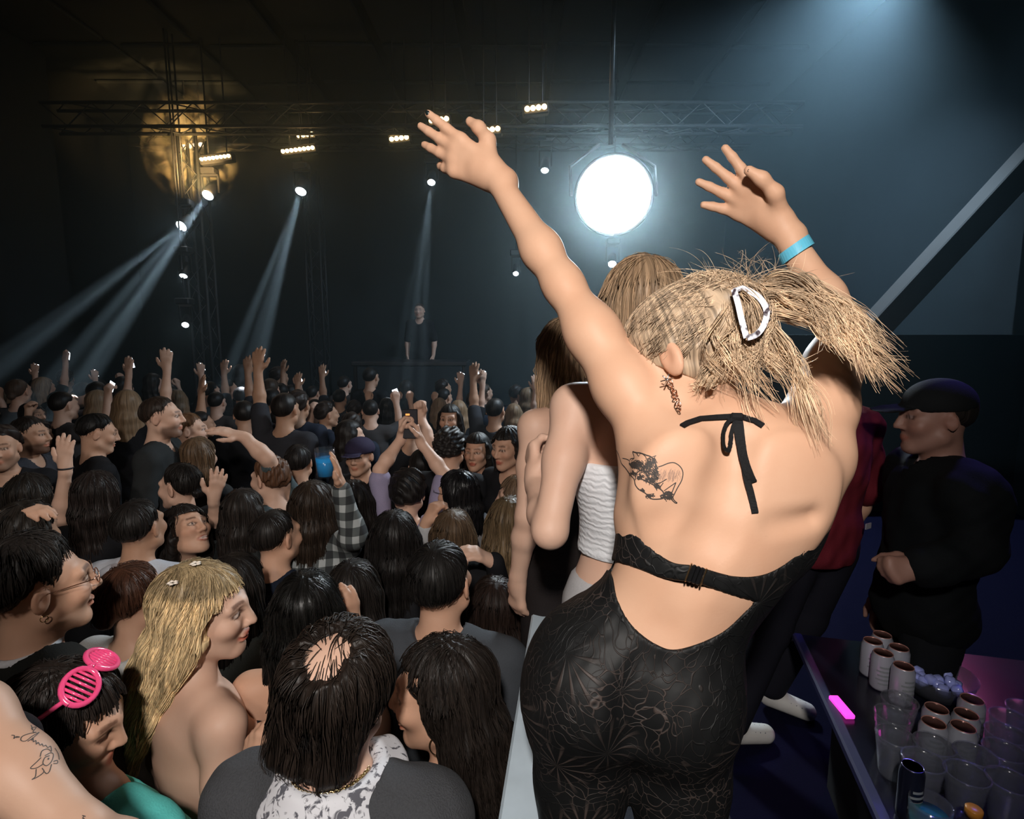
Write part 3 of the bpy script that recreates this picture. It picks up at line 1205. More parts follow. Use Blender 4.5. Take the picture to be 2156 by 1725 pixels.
def moving_head(px, py, d, aim, label, power, rays, size=0.075, col=(0.78, 0.88, 1.0), hang=True, drop=True):
    p = P(px, py, d)
    v = unit(np.array(aim) - p)
    o = empty('moving_head_light', tuple(p))
    tag(o, label, 'spotlight', 'white moving spotlights on the rig')
    M = frame(v, (0, 0, 1))            # columns right, forward, up
    Mv = M
    M = np.stack([M[:, 0], M[:, 2], M[:, 1]], 1)   # lathe axis along the beam
    mb = MB()
    mb.lathe([(0.02, -0.26), (size * 1.0, -0.23), (size * 1.25, -0.05), (size * 1.25, -0.005), (size * 1.05, 0.0), (size * 1.05, -0.02)], (0, 0, 0), 18, M)
    mb.build('head', DARKM, o, True)
    mb = MB()
    mb.lathe([(size, -0.012), (size * 0.7, 0.004), (0.001, 0.01)], (0, 0, 0), 18, M)
    mb.build('lens', WHITE_L, o, True)
    mb = MB()
    sgn = 1 if hang else -1
    c = -v * 0.13
    for sx in (-1, 1):
        mb.box(c + Mv[:, 0] * sx * size * 1.6 + A(0, 0, 0.09 * sgn), (0.025, 0.025, 0.24))
    mb.box(c + A(0, 0, 0.21 * sgn), (size * 3.4, 0.05, 0.03), np.stack([Mv[:, 0], unit(np.cross(A(0, 0, 1), Mv[:, 0])), A(0, 0, 1)], 1))
    mb.build('yoke', DARKM, o)
    mb = MB()
    mb.box(c + A(0, 0, 0.27 * sgn), (0.20, 0.18, 0.09), bev=0.015)
    mb.build('base', DARKM, o)
    if drop:
        mb = MB()
        b_ = c + A(0, 0, 0.30 * sgn)
        mb.tube([b_, A(b_[0], b_[1], ZC - 0.02 - p[2])], 0.012, 6)
        mb.build('drop_rod', DARKM, o, True)
    for k, (ax_, ay_, pw, ang) in enumerate(rays):
        tgt = p + M @ A(math.sin(rad(ax_)), math.sin(rad(ay_)), 1.0)
        l = lamp('spot_beam', 'SPOT', tuple(p + v * 0.03), power * pw, col, tuple(tgt), size=0.03, spot=ang, blend=0.5 if ang < 20 else 1.0)
    return o


R3 = [(-2.6, 0.6, 1.0, 3.4), (0.6, -0.6, 0.8, 2.6), (3.4, 0.3, 0.9, 3.0)]
moving_head(437, 412, 8.15, P(215, 720, 6.2), 'bright spotlight left of centre with a broad beam falling left', 9000, R3)
moving_head(381, 477, 8.05, P(120, 680, 6.4), 'bright spotlight high on the truss tower, beam falling left', 8000, R3)
moving_head(386, 582, 8.10, P(340, 760, 7.4), 'small spotlight midway down the truss tower', 160, [(0, 0, 1, 4)], 0.05)
moving_head(390, 685, 8.10, P(372, 770, 7.4), 'lowest small spotlight on the truss tower', 90, [(0, 0, 1, 4)], 0.045)
moving_head(633, 404, 8.20, P(515, 790, 6.6), 'bright spotlight between truss tower and raised hand, beam falling down', 9000, R3)
moving_head(908, 385, 8.35, P(868, 800, 6.4), 'spotlight just under the raised hand, narrow beam straight down', 4500, [(-1.6, 0, 0.8, 2.2), (1.0, 0, 1, 2.6), (3.4, 0, .5, 2)], 0.055)
moving_head(1147, 360, 8.30, P(1130, 620, 7.4), 'small spotlight just left of the dazzling lamp', 1200, [(0, 0, 1, 4)], 0.055)
moving_head(1289, 557, 8.60, P(1283, 700, 7.5), 'small spotlight directly below the dazzling lamp', 1200, [(0, 0, 1, 4)], 0.06)
moving_head(1086, 577, 9.40, P(1075, 760, 8.0), 'dim spotlight low over the stage beside the raised arm', 140, [(0, 0, 1, 5)], 0.045)

wash = moving_head(1900, -150, 5.0, P(1620, 420, 6.2), 'added wash light, unseen above the top right, brightening the haze', 1350, [(0, 0, 1, 125)], 0.11, col=(0.55, 0.78, 1.0))  # unseen fixture added so the haze glows at the upper right


def light_bar(px, py, d, n, label, slope=-0.12, pitch=0.095, r=0.038, power=0.6):
    p = P(px, py, d)
    o = empty('light_bar', tuple(p), 0)
    tag(o, label, 'stage light', 'warm light bars on the trusses')
    dx = unit(A(1, 0, -slope))
    L = pitch * n
    M = frame((0, 1, 0), np.cross(dx, A(0, 1, 0)))
    mb = MB()
    mb.box((0, 0.07, 0), (L + 0.04, 0.12, 0.13), np.stack([dx, A(0, 1, 0), np.cross(dx, A(0, 1, 0))], 1), 0.015)
    mb.build('housing', DARKM, o)
    for k in range(n):
        c = dx * (k - (n - 1) / 2) * pitch
        mb = MB()
        mb.lathe([(r, 0.0), (r * 0.8, 0.022), (0.001, 0.032)], c, 14, np.stack([A(1, 0, 0), A(0, 0, 1), A(0, -1, 0)], 1))
        mb.build('lens', WARM_L, o, True)
    for sx in (-1, 1):
        mb = MB()
        q_ = dx * sx * L * 0.3 + A(0, 0.08, 0.05)
        mb.tube([q_, A(q_[0], q_[1], ZC - 0.02 - p[2])], 0.010, 6)
        mb.build('drop_rod', DARKM, o)
    lamp('bar_glow', 'SPOT', tuple(p + A(0, -0.05, 0)), power * n, (1.0, 0.58, 0.22), tuple(p + A(0, -2, -0.9)), size=0.15, spot=150, blend=1.0)
    return o


light_bar(405, 307, 9.3, 4, 'short bar of four warm lamps beside the yellow smoke')
light_bar(453, 332, 8.0, 8, 'leftmost long bar of eight warm lamps, under the smoke', pitch=0.055, r=0.025)
light_bar(643, 284, 8.2, 4, 'short bar of four warm lamps above the second long bar', pitch=0.064, r=0.03)
light_bar(627, 315, 8.0, 8, 'long bar of eight warm lamps, the one nearer the middle', pitch=0.060, r=0.027)
light_bar(840, 291, 8.0, 4, 'short bar of four warm lamps left of the fingertips', pitch=0.070, r=0.032)
light_bar(924, 252, 7.0, 4, 'short bar of four warm lamps above the fingertips', pitch=0.063, r=0.030)
light_bar(1031, 273, 7.0, 4, 'short bar of four warm lamps right above the raised wrist', pitch=0.066, r=0.031)
light_bar(1128, 227, 6.6, 4, 'topmost short bar of four warm lamps, left of the dazzling lamp', pitch=0.066, r=0.031)

# the dazzling round lamp over the crowd
bp_ = P(1292, 412, 5.6)
bl = empty('blinder_lamp', tuple(bp_))
tag(bl, 'huge dazzling white round lamp between the raised hands', 'stage light')
bv = unit(CP + A(0.2, 0, -0.5) - bp_)
Mf = frame(bv, (0, 0, 1))
Ml = np.stack([Mf[:, 0], Mf[:, 2], Mf[:, 1]], 1)
mb = MB()
mb.lathe([(0.05, -0.42), (0.16, -0.38), (0.33, -0.10), (0.39, 0.0), (0.39, 0.03), (0.37, 0.03), (0.36, 0.0)], (0, 0, 0), 36, Ml)
mb.build('reflector', DARKM, bl, True)
mb = MB()
mb.lathe([(0.36, 0.0), (0.33, 0.05), (0.22, 0.085), (0.001, 0.10)], (0, 0, 0), 36, Ml)
mb.build('lens', glow_m('blinder_lens', (0.95, 0.98, 1.0), 12), bl, True)
mb = MB()
for sx in (-1, 1):
    mb.tube([A(sx * 0.42, 0, 0), A(sx * 0.42, 0.12, 0.3), A(sx * 0.12, 0.25, 0.55)], 0.02, 6)
mb.tube([A(0, 0.25, 0.55), A(0, 0.25, ZC - 0.1 - bp_[2])], 0.025, 8)
mb.build('hanger', DARKM, bl, True)
lamp('blinder_light', 'SPOT', tuple(bp_ + bv * 0.14), 640, (0.80, 0.93, 1.0), tuple(bp_ + bv * 3), size=0.25, spot=170, blend=1.0)

# ------------------------------------------------------------------ haze over the stage and crowd, and the yellow smoke puff
def vol_mat(name, dens, color, aniso=0.35, noise=None, centre=(0, 0, 0)):
    m = bpy.data.materials.new(name)
    m.use_nodes = True
    n, l = m.node_tree.nodes, m.node_tree.links
    n.remove(n['Principled BSDF'])
    vs = n.new('ShaderNodeVolumeScatter')
    vs.inputs['Color'].default_value = (*color, 1)
    vs.inputs['Density'].default_value = dens
    vs.inputs['Anisotropy'].default_value = aniso
    l.new(vs.outputs['Volume'], n['Material Output'].inputs['Volume'])
    if noise:
        tc = n.new('ShaderNodeNewGeometry')
        nz = n.new('ShaderNodeTexNoise')
        nz.inputs['Scale'].default_value = noise
        nz.inputs['Detail'].default_value = 4
        nz.inputs['Distortion'].default_value = 0.8
        cs = n.new('ShaderNodeVectorMath')
        cs.operation = 'SUBTRACT'
        cs.inputs[1].default_value = centre
        l.new(tc.outputs['Position'], cs.inputs[0])
        l.new(cs.outputs['Vector'], nz.inputs['Vector'])
        mr = n.new('ShaderNodeMapRange')
        mr.inputs['From Min'].default_value = 0.49
        mr.inputs['From Max'].default_value = 0.60
        mr.inputs['To Max'].default_value = dens
        l.new(nz.outputs['Fac'], mr.inputs['Value'])
        vm = n.new('ShaderNodeVectorMath')
        vm.operation = 'MULTIPLY'
        vm.inputs[1].default_value = (1 / 0.75, 1 / 0.6, 1 / 1.0)
        l.new(cs.outputs['Vector'], vm.inputs[0])
        ln = n.new('ShaderNodeVectorMath')
        ln.operation = 'LENGTH'
        l.new(vm.outputs['Vector'], ln.inputs[0])
        fo = n.new('ShaderNodeMapRange')
        fo.inputs['From Min'].default_value = 0.95
        fo.inputs['From Max'].default_value = 0.15
        l.new(ln.outputs['Value'], fo.inputs['Value'])
        ml = n.new('ShaderNodeMath')
        ml.operation = 'MULTIPLY'
        l.new(mr.outputs['Result'], ml.inputs[0])
        l.new(fo.outputs['Result'], ml.inputs[1])
        l.new(ml.outputs[0], vs.inputs['Density'])
    return m


mb = MB()
mb.box((-1.15, 8.5, 3.70), (11.6, 8.2, 5.1))
hz = mb.build('haze', vol_mat('haze', 0.033, (0.70, 0.92, 1.0), 0.62))
tag(hz, 'thin blue-white haze hanging over the crowd and stage', 'haze', kind='stuff')
Sm = Sdf()
smc = P(402, 318, 8.8)
Sm.el((0, 0, 0), A(0.75, 0.6, 1.0), None, 0.3)
V, F = Sm.mesh(0.12)
sm = mesh_obj('smoke', V, F, vol_mat('smoke', 9.0, (1.0, 0.90, 0.62), 0.0, 3.4, tuple(smc)))
sm.location = tuple(smc)
tag(sm, 'puff of yellow-lit smoke over the leftmost warm lamps', 'smoke', kind='stuff')
lamp('added_smoke_spot', 'SPOT', tuple(P(430, 400, 7.2)), 1500, (1.0, 0.62, 0.22), tuple(P(395, 310, 8.8)), size=0.05, spot=46, blend=1.0)  # added spot without a fixture, makes the smoke puff show

# ------------------------------------------------------------------ woman with raised arms on the riser (the main figure)
def proj(Q):
    q = np.asarray(Q, float) - CP
    d = q @ FW
    return 1078 + FPX * (q @ RT) / d, 862.5 - FPX * (q @ UP) / d, d


def strip(mb, path, w, th, nrm):
    """flat ribbon with thickness; nrm = surface normals per point or one"""
    path = [np.asarray(p, float) for p in path]
    m = len(path)
    vs = []
    for i, p in enumerate(path):
        t = unit(path[min(i + 1, m - 1)] - path[max(i - 1, 0)])
        n_ = np.asarray(nrm[i] if np.ndim(nrm) == 2 else nrm, float)
        sd = unit(np.cross(t, n_))
        n_ = np.cross(sd, t)
        ww = (w[i] if hasattr(w, '__len__') else w) / 2
        vs += [p + sd * ww + n_ * th, p - sd * ww + n_ * th, p - sd * ww, p + sd * ww]
    fs = []
    for i in range(m - 1):
        for k in range(4):
            fs.append((i * 4 + k, i * 4 + (k + 1) % 4, i * 4 + 4 + (k + 1) % 4, i * 4 + 4 + k))
    fs += [(3, 2, 1, 0), tuple((m - 1) * 4 + k for k in range(4))]
    mb.add(vs, fs)


def smooth_path(pts, n=24):
    """Catmull-Rom through the points"""
    p = np.asarray(pts, float)
    p = np.vstack([2 * p[0] - p[1], p, 2 * p[-1] - p[-2]])
    out = []
    k = len(p) - 3
    for i in range(k):
        a, b, c, d = p[i:i + 4]
        for t in np.linspace(0, 1, max(2, n // k), endpoint=(i == k - 1)):
            out.append(0.5 * ((2 * b) + (-a + c) * t + (2 * a - 5 * b + 4 * c - d) * t ** 2 + (-a + 3 * b - 3 * c + d) * t ** 3))
    return np.array(out)


HERO_TONE = (0.66, 0.395, 0.26)
H = Sdf()
sideC, sideW, sideP = unit(A(1, 0.05, -0.06)), unit(A(1, 0, -0.24)), unit(A(1, 0, -0.16))


def fr3(side, back=(0, -1, 0.0)):
    s_ = unit(side)
    b_ = unit(np.asarray(back, float) - s_ * np.dot(back, s_))
    return np.stack([s_, -b_, np.cross(s_, -b_)], 1)


FC, FWs, FP = fr3(sideC, (0, -1, 0.08)), fr3(sideW, (0, -1, 0.02)), fr3(sideP, (0, -1, 0.12))
shL, shR = P(1378, 915, 0.945), P(1712, 938, 0.945)
elL, wrL = P(1186, 600, 1.06), P(1043, 372, 1.17)
elR, wrR = P(1772, 690, 1.075), P(1648, 482, 1.14)
nbH = P(1535, 902, 0.945)
HT = Sdf()                                   # torso alone (re-used for the clothing)
HT.el(P(1540, 1020, 0.945), A(0.168, 0.098, 0.140), FC, 0.06)
HT.el(P(1545, 950, 0.955), A(0.160, 0.078, 0.075), FC, 0.05)
HT.el(P(1506, 1120, 0.935), A(0.146, 0.092, 0.105), fr3(unit(A(1, 0, -0.15))), 0.06)
HT.el(P(1452, 1225, 0.925), A(0.116, 0.083, 0.110), FWs, 0.06)
HP = Sdf()
HP.el(P(1352, 1390, 0.955), A(0.155, 0.105, 0.125), FP, 0.07)
HP.el(P(1238, 1452, 0.925), A(0.092, 0.100, 0.100), FP, 0.05)
HP.el(P(1428, 1478, 0.920), A(0.090, 0.096, 0.098), FP, 0.05)
HP.el(P(1215, 1440, 0.985), A(0.085, 0.095, 0.12), FP, 0.05)
HP.chain([P(1350, 1425, 0.822), P(1338, 1490, 0.806), P(1332, 1570, 0.822)], [0.008, 0.013, 0.016], 0.05, 1)
hip = P(1330, 1450, 0.955)
RZ0 = 0.74                                   # top of the riser she stands on
lkn, lan = P(1222, 1930, 0.98), None
lkn[2] = 1.20
rkn = P(1432, 1930, 0.98)
rkn[2] = 1.20
lf, rf_ = A(lkn[0] - 0.01, lkn[1] - 0.02, RZ0 + 0.08), A(rkn[0] + 0.02, rkn[1] - 0.02, RZ0 + 0.08)
HL = Sdf()
HL.chain([P(1228, 1500, 0.955), P(1222, 1640, 0.965), lkn, lf], [0.087, 0.067, 0.054, 0.050], 0.03)
HL.chain([P(1428, 1510, 0.950), P(1430, 1640, 0.965), rkn, rf_], [0.089, 0.071, 0.056, 0.052], 0.03)
H.extend(HT)
H.extend(HP)
H.extend(HL)
for sh, el, wr, sx in ((shL, elL, wrL, -1), (shR, elR, wrR, 1)):
    m1 = sh + (el - sh) * 0.30
    H.chain([sh, m1, sh + (el - sh) * 0.65, el], [0.050, 0.046, 0.040, 0.0335], 0.05)
    m2 = el + (wr - el) * 0.30
    H.chain([el, m2, wr], [0.0335, 0.0345, 0.0225], 0.03)
    H.rc(nbH + A(sx * 0.02, 0.01, -0.042), sh, 0.028, 0.044, 0.035)
    # latissimus: from the arm down the flank
    H.rc(sh + A(-sx * 0.008, -0.01, -0.03), P(1540 + sx * 190, 1080, 0.94) if sx < 0 else P(1655, 1095, 0.94), 0.042 if sx > 0 else 0.045, 0.028, 0.055)
# shoulder blades, spine furrow, lower-back hollows, crease above the shoulders
H.el(P(1420, 1010, 0.868), A(0.060, 0.024, 0.075), fr3(sideC) @ roty(0.35), 0.05)
H.el(P(1668, 1018, 0.868), A(0.060, 0.024, 0.075), fr3(sideC) @ roty(-0.35), 0.05)
H.chain([P(1545, 930, 0.848), P(1538, 1030, 0.820), P(1500, 1130, 0.815), P(1452, 1230, 0.815), P(1415, 1330, 0.822)], [0.012, 0.015, 0.017, 0.016, 0.014], 0.045, 1)
H.chain([P(1425, 1085, 0.822), P(1350, 1120, 0.842)], [0.006, 0.004], 0.03, 1)
H.chain([P(1640, 1110, 0.822), P(1710, 1090, 0.845)], [0.006, 0.004], 0.03, 1)
# hands
tL = add_hand(H, wrL, P(940, 316, 1.195) - wrL, A(0.32, 0.80, 0.15), -1, 1.16, curl=((0.0, 0.03, 0.03), (0.10, 0.06, 0.05), (0.20, 0.10, 0.08), (0.40, 0.25, 0.2)), spread=0.12, thumb=0.30, k=0.004, fl=1.14)
tR = add_hand(H, wrR, P(1552, 408, 1.165) - wrR, A(-0.55, -0.68, -0.45), 1, 1.15, curl=((0.0, 0.08, 0.08), (0.05, 0.1, 0.08), (0.12, 0.12, 0.10), (0.15, 0.2, 0.15)), spread=0.22, thumb=0.35, k=0.004, fl=1.14)
hcH = P(1436, 772, 0.99)
RH = frame(A(-0.80, 0.50, -0.42), A(-0.28, 0.42, 0.86))
add_head(H, hcH, RH, 1.04, False, None)
H.rc(P(1488, 838, 0.985), nbH, 0.046, 0.054, 0.03)
hero_root = A(hip[0], hip[1], RZ0)
hero = empty('person', tuple(hero_root))
tag(hero, 'woman in black lace backless jumpsuit, both arms raised, back to us, blonde clipped hair', 'person')
V, F = H.mesh(0.0036)
Ch = face_paint(V, hcH, RH, 1.04, {})
hero_body = mesh_obj('body', V - hero_root, F, skin(HERO_TONE), hero, col=Ch)
HB = BVHTree.FromPolygons([tuple(v) for v in V], [tuple(f) for f in F.tolist()])


def on_skin(px, py, bvh=None, off=0.0005):
    d = P(px, py, 1.0) - CP
    hit, n_, _, _ = (bvh or HB).ray_cast(Vector(CP), Vector(d).normalized())
    if hit is None:
        return None, None
    return np.array(hit) + np.array(n_) * off, np.array(n_)


# jumpsuit: trousers, back band and front, cut along the low back
JS = Sdf()
JS.extend(HT, 0.005)
JS.extend(HP, 0.005)
for kn_, f0 in ((0, lf), (1, rf_)):
    pass
JS.extend(HL, 0.006)
JS.rc(lkn + A(0, 0, 0.02), lf + A(0, 0, -0.05), 0.064, 0.105, 0.04)
JS.rc(rkn + A(0, 0, 0.02), rf_ + A(0, 0, -0.05), 0.066, 0.108, 0.04)
ux = [1150, 1250, 1278, 1290, 1300, 1330, 1380, 1430, 1520, 1590, 1650, 1700, 1800]
uy = [1235, 1215, 1200, 1215, 1262, 1316, 1356, 1367, 1332, 1268, 1225, 1170, 1100]
bx = [1280, 1300, 1400, 1465, 1550, 1620, 1690, 1740]
bt = [1050, 1085, 1176, 1192, 1214, 1206, 1160, 1110]
bb = [1185, 1183, 1218, 1228, 1256, 1263, 1200, 1150]

_sp = smooth_path([(x_, y_, 0) for x_, y_ in zip(ux, uy)], 160)
ux, uy = np.maximum.accumulate(_sp[:, 0]), _sp[:, 1]
_st = smooth_path([(x_, y_, 0) for x_, y_ in zip(bx, bt)], 120)
_sb = smooth_path([(x_, y_, 0) for x_, y_ in zip(bx, bb)], 120)
bx, bt, bb = _st[:, 0], _st[:, 1], np.interp(_st[:, 0], _sb[:, 0], _sb[:, 1])


def js_cut(Q, d):
    px_, py_, dp = proj(Q)
    d = d + 0.0008 * noise3(Q, 160, 5)
    mid = np.interp(py_, [1000, 1230, 1400, 1500], [0.955, 0.945, 0.965, 0.97])
    m = dp / FPX
    above_u = (np.interp(px_, ux, uy) - py_) * m              # >0 above the low back edge
    ing = np.maximum(py_ - np.interp(px_, bx, bb), np.interp(px_, bx, bt) - py_) * m   # <0 inside the band
    back = (mid - dp)                                          # >0 back half
    rem_back = np.minimum(np.minimum(above_u, ing), back + 0.02)
    front_top = np.minimum((np.interp(px_, [1280, 1500, 1760], [1085, 1040, 1110]) - py_) * m, 0.02 - back)
    rem = np.maximum(rem_back, np.minimum(front_top, (1110 - py_) * m))
    return np.maximum(d, rem * 0.9)


JS.post.append(js_cut)
JS.amp = 0.003
V, F = JS.mesh(0.0042)


def lace_mat():
    m, n, l, b = _mat('black_lace')
    tc = n.new('ShaderNodeTexCoord')
    ns = n.new('ShaderNodeTexNoise')
    ns.inputs['Scale'].default_value = 9
    l.new(tc.outputs['Object'], ns.inputs['Vector'])
    ad = n.new('ShaderNodeMixRGB')
    ad.blend_type = 'ADD'
    ad.inputs[0].default_value = 0.22
    l.new(tc.outputs['Object'], ad.inputs[1])
    l.new(ns.outputs['Color'], ad.inputs[2])
    vo = n.new('ShaderNodeTexVoronoi')
    vo.feature = 'DISTANCE_TO_EDGE'
    vo.inputs['Scale'].default_value = 46
    l.new(ad.outputs[0], vo.inputs['Vector'])
    # flower bursts: radial petals around a coarse cell centre
    v2 = n.new('ShaderNodeTexVoronoi')
    v2.inputs['Scale'].default_value = 8.5
    l.new(tc.outputs['Object'], v2.inputs['Vector'])
    sub = n.new('ShaderNodeVectorMath')
    sub.operation = 'SUBTRACT'
    l.new(tc.outputs['Object'], sub.inputs[0])
    l.new(v2.outputs['Position'], sub.inputs[1])
    sx = n.new('ShaderNodeSeparateXYZ')
    l.new(sub.outputs['Vector'], sx.inputs[0])
    at = n.new('ShaderNodeMath')
    at.operation = 'ARCTAN2'
    l.new(sx.outputs['X'], at.inputs[0])
    l.new(sx.outputs['Z'], at.inputs[1])
    mu = n.new('ShaderNodeMath')
    mu.operation = 'MULTIPLY'
    mu.inputs[1].default_value = 13
    l.new(at.outputs[0], mu.inputs[0])
    sn = n.new('ShaderNodeMath')
    sn.operation = 'SINE'
    l.new(mu.outputs[0], sn.inputs[0])
    th = n.new('ShaderNodeMapRange')
    th.inputs['From Min'].default_value = 0.55
    th.inputs['From Max'].default_value = 0.9
    l.new(sn.outputs[0], th.inputs['Value'])
    t2 = n.new('ShaderNodeMapRange')
    t2.inputs['From Min'].default_value = 0.05
    t2.inputs['From Max'].default_value = 0.012
    l.new(vo.outputs['Distance'], t2.inputs['Value'])
    # petals hold near a flower centre, cells elsewhere
    dm = n.new('ShaderNodeMapRange')
    dm.inputs['From Min'].default_value = 0.50
    dm.inputs['From Max'].default_value = 0.30
    l.new(v2.outputs['Distance'], dm.inputs['Value'])
    mxp = n.new('ShaderNodeMix')
    l.new(dm.outputs['Result'], mxp.inputs['Factor'])
    l.new(t2.outputs['Result'], mxp.inputs['A'])
    l.new(th.outputs['Result'], mxp.inputs['B'])
    nb_ = n.new('ShaderNodeTexNoise')
    nb_.inputs['Scale'].default_value = 6.5
    l.new(tc.outputs['Object'], nb_.inputs['Vector'])
    fade = n.new('ShaderNodeMapRange')
    fade.inputs['From Min'].default_value = 0.42
    fade.inputs['From Max'].default_value = 0.62
    l.new(nb_.outputs['Fac'], fade.inputs['Value'])
    pr = n.new('ShaderNodeMath')
    pr.operation = 'MULTIPLY'
    l.new(mxp.outputs['Result'], pr.inputs[0])
    l.new(fade.outputs['Result'], pr.inputs[1])
    cm = n.new('ShaderNodeMix')
    cm.data_type = 'RGBA'
    cm.inputs['A'].default_value = (0.0065, 0.0068, 0.0072, 1)
    cm.inputs['B'].default_value = (0.060, 0.045, 0.040, 1)
    l.new(pr.outputs[0], cm.inputs['Factor'])
    l.new(cm.outputs['Result'], b.inputs['Base Color'])
    bp = n.new('ShaderNodeBump')
    bp.inputs['Strength'].default_value = 0.5
    bp.inputs['Distance'].default_value = 0.002
    l.new(mxp.outputs['Result'], bp.inputs['Height'])
    l.new(bp.outputs['Normal'], b.inputs['Normal'])
    b.inputs['Roughness'].default_value = 0.55
    b.inputs['Specular IOR Level'].default_value = 0.25
    return m


LACE = lace_mat()
JV, JF = V, F
js = mesh_obj('jumpsuit', V - hero_root, F, LACE, hero)
js['label'] = 'black floral lace jumpsuit with low open back'
# clasp in the middle of the back band
BLKC = cloth((0.010, 0.010, 0.011), 0.7)
GOLD = plain('gold_metal', (0.75, 0.52, 0.30), 0.28, metal=1.0)
JB = BVHTree.FromPolygons([tuple(v) for v in JV], [tuple(f) for f in JF.tolist()])
cp, cn = on_skin(1465, 1210, JB, 0.002)
ux_, uy_ = unit(P(1500, 1222, 0.85) - P(1430, 1198, 0.85)), None
cm_ = np.stack([ux_, unit(np.cross(cn, ux_)), cn], 1)
mb = MB()
for k in (-1, 0, 1):
    mb.box(cp + ux_ * k * 0.0062, (0.0058, 0.027, 0.006), cm_, 0.0015)
cl = mb.build('clasp', plain('clasp_black', (0.006, 0.006, 0.007), 0.35), hero)
cl.location = tuple(-hero_root)
for k in (-1, 1):
    mb = MB()
    mb.box(cp + ux_ * k * 0.0115, (0.0022, 0.029, 0.007), cm_, 0.0008)
    g_ = mb.build('clasp_bar', GOLD, hero)
    g_.location = tuple(-hero_root)

# halter tie: strap round the neck, knot, loop and two tails
mb = MB()
pts, nn = [], []
for x_, y_ in ((1436, 900), (1448, 893), (1475, 884), (1510, 881), (1540, 879), (1565, 881), (1588, 888), (1606, 899)):
    p_, n_ = on_skin(x_, y_, off=0.001)
    if p_ is not None:
        pts.append(p_)
        nn.append(n_)
strip(mb, pts, 0.009, 0.003, np.array(nn))
o_ = mb.build('neck_strap', BLKC, hero)
o_.location = tuple(-hero_root)


def skin_strip(name, px_pts, w, off, lift=None, mat=None, n=56, th=0.0022):
    sp = smooth_path([(x, y, 0) for x, y in px_pts], n)
    pts, nn = [], []
    for i, q in enumerate(sp):
        p_, n_ = on_skin(q[0], q[1], off=off)
        if p_ is None:
            continue
        t = i / (len(sp) - 1)
        if lift:
            p_ = p_ + n_ * lift * math.sin(math.pi * t)
        pts.append(p_)
        nn.append(n_)
    mb = MB()
    strip(mb, pts, w, th, np.array(nn))
    o = mb.build(name, mat or BLKC, hero)
    o.location = tuple(-hero_root)
    return o


skin_strip('bow_loop', [(1550, 884), (1528, 892), (1511, 915), (1505, 937), (1510, 950), (1521, 952), (1531, 938), (1538, 908), (1548, 886)], 0.0058, 0.004, 0.010)
skin_strip('bow_tail', [(1548, 884), (1558, 925), (1568, 965), (1580, 1000), (1586, 1016)], 0.0125, 0.003, 0.004)
skin_strip('bow_tail', [(1556, 884), (1566, 950), (1573, 1000), (1582, 1040), (1589, 1080)], 0.0095, 0.0015, 0.003)
kp, kn_ = on_skin(1550, 881, off=0.006)
mb = MB()
mb.box(kp, (0.020, 0.012, 0.008), frame(kn_, (0, 0, 1))[:, [0, 2, 1]], 0.003)
o_ = mb.build('bow_knot', BLKC, hero)
o_.location = tuple(-hero_root)

# dark nails, ring, wristband
NAIL = plain('dark_nail', (0.012, 0.02, 0.02), 0.2)
for tips, ks in ((tL, (4, 0)), (tR, (4,))):
    for k in ks:
        tp, td = tips[k]
        cdir = unit(CP - tp)
        nd = unit(cdir - td * np.dot(cdir, td))
        mb = MB()
        mb.lathe([(0.001, 0.0022), (0.0035, 0.0018), (0.0048, 0.0)], tp + nd * 0.0066 - td * 0.001, 10, np.stack([td * 1.25, np.cross(nd, td), nd], 1))
        o_ = mb.build('fingernail', NAIL, hero, True)
        o_.location = tuple(-hero_root)
fdir = unit(wrR - elR)
bc = wrR - fdir * 0.052
mb = MB()
u_ = unit(np.cross(fdir, A(0, 0, 1)))
w_ = np.cross(fdir, u_)
tilt = 0.25
ring = [bc + 0.0325 * (math.cos(a) * u_ + math.sin(a) * w_) + fdir * 0.010 * math.cos(a) for a in np.linspace(0, 2 * math.pi, 36)]
nrm = np.array([unit(math.cos(a) * u_ + math.sin(a) * w_) for a in np.linspace(0, 2 * math.pi, 36)])
strip(mb, ring, 0.021, 0.0012, nrm)
wb = mb.build('wristband', plain('wristband_blue', (0.13, 0.52, 0.72), 0.35), hero)
wb.location = tuple(-hero_root)
WB = BVHTree.FromPolygons([tuple(v) for v in mb.v], mb.f)
mb = MB()
INK = plain('ink', (0.012, 0.02, 0.03), 0.5)
for st in ([(1660, 540), (1650, 545), (1654, 536), (1645, 546)], [(1667, 525), (1656, 530), (1661, 537), (1668, 533), (1667, 528), (1656, 534)], [(1669, 523), (1656, 533)]):
    pp, nn = [], []
    for q in smooth_path([(x, y, 0) for x, y in st], 14):
        p_, n_ = on_skin(q[0], q[1], WB, 0.0003)
        if p_ is not None:
            pp.append(p_)
            nn.append(n_)
    if len(pp) > 2:
        strip(mb, pp, 0.0018, 0.0003, np.array(nn))
if mb.v:
    o_ = mb.build('wristband_lettering', INK, wb)
tp, td = tR[2]
rp_ = tp - td * 0.047
mb = MB()
u_ = unit(np.cross(td, A(0, 0, 1)))
w_ = np.cross(td, u_)
mb.tube([rp_ + 0.0095 * (math.cos(a) * u_ + math.sin(a) * w_) for a in np.linspace(0, 2 * math.pi, 17)], 0.0013, 6, False)
o_ = mb.build('finger_ring', plain('silver', (0.8, 0.8, 0.8), 0.2, metal=1.0), hero, True)
o_.location = tuple(-hero_root)

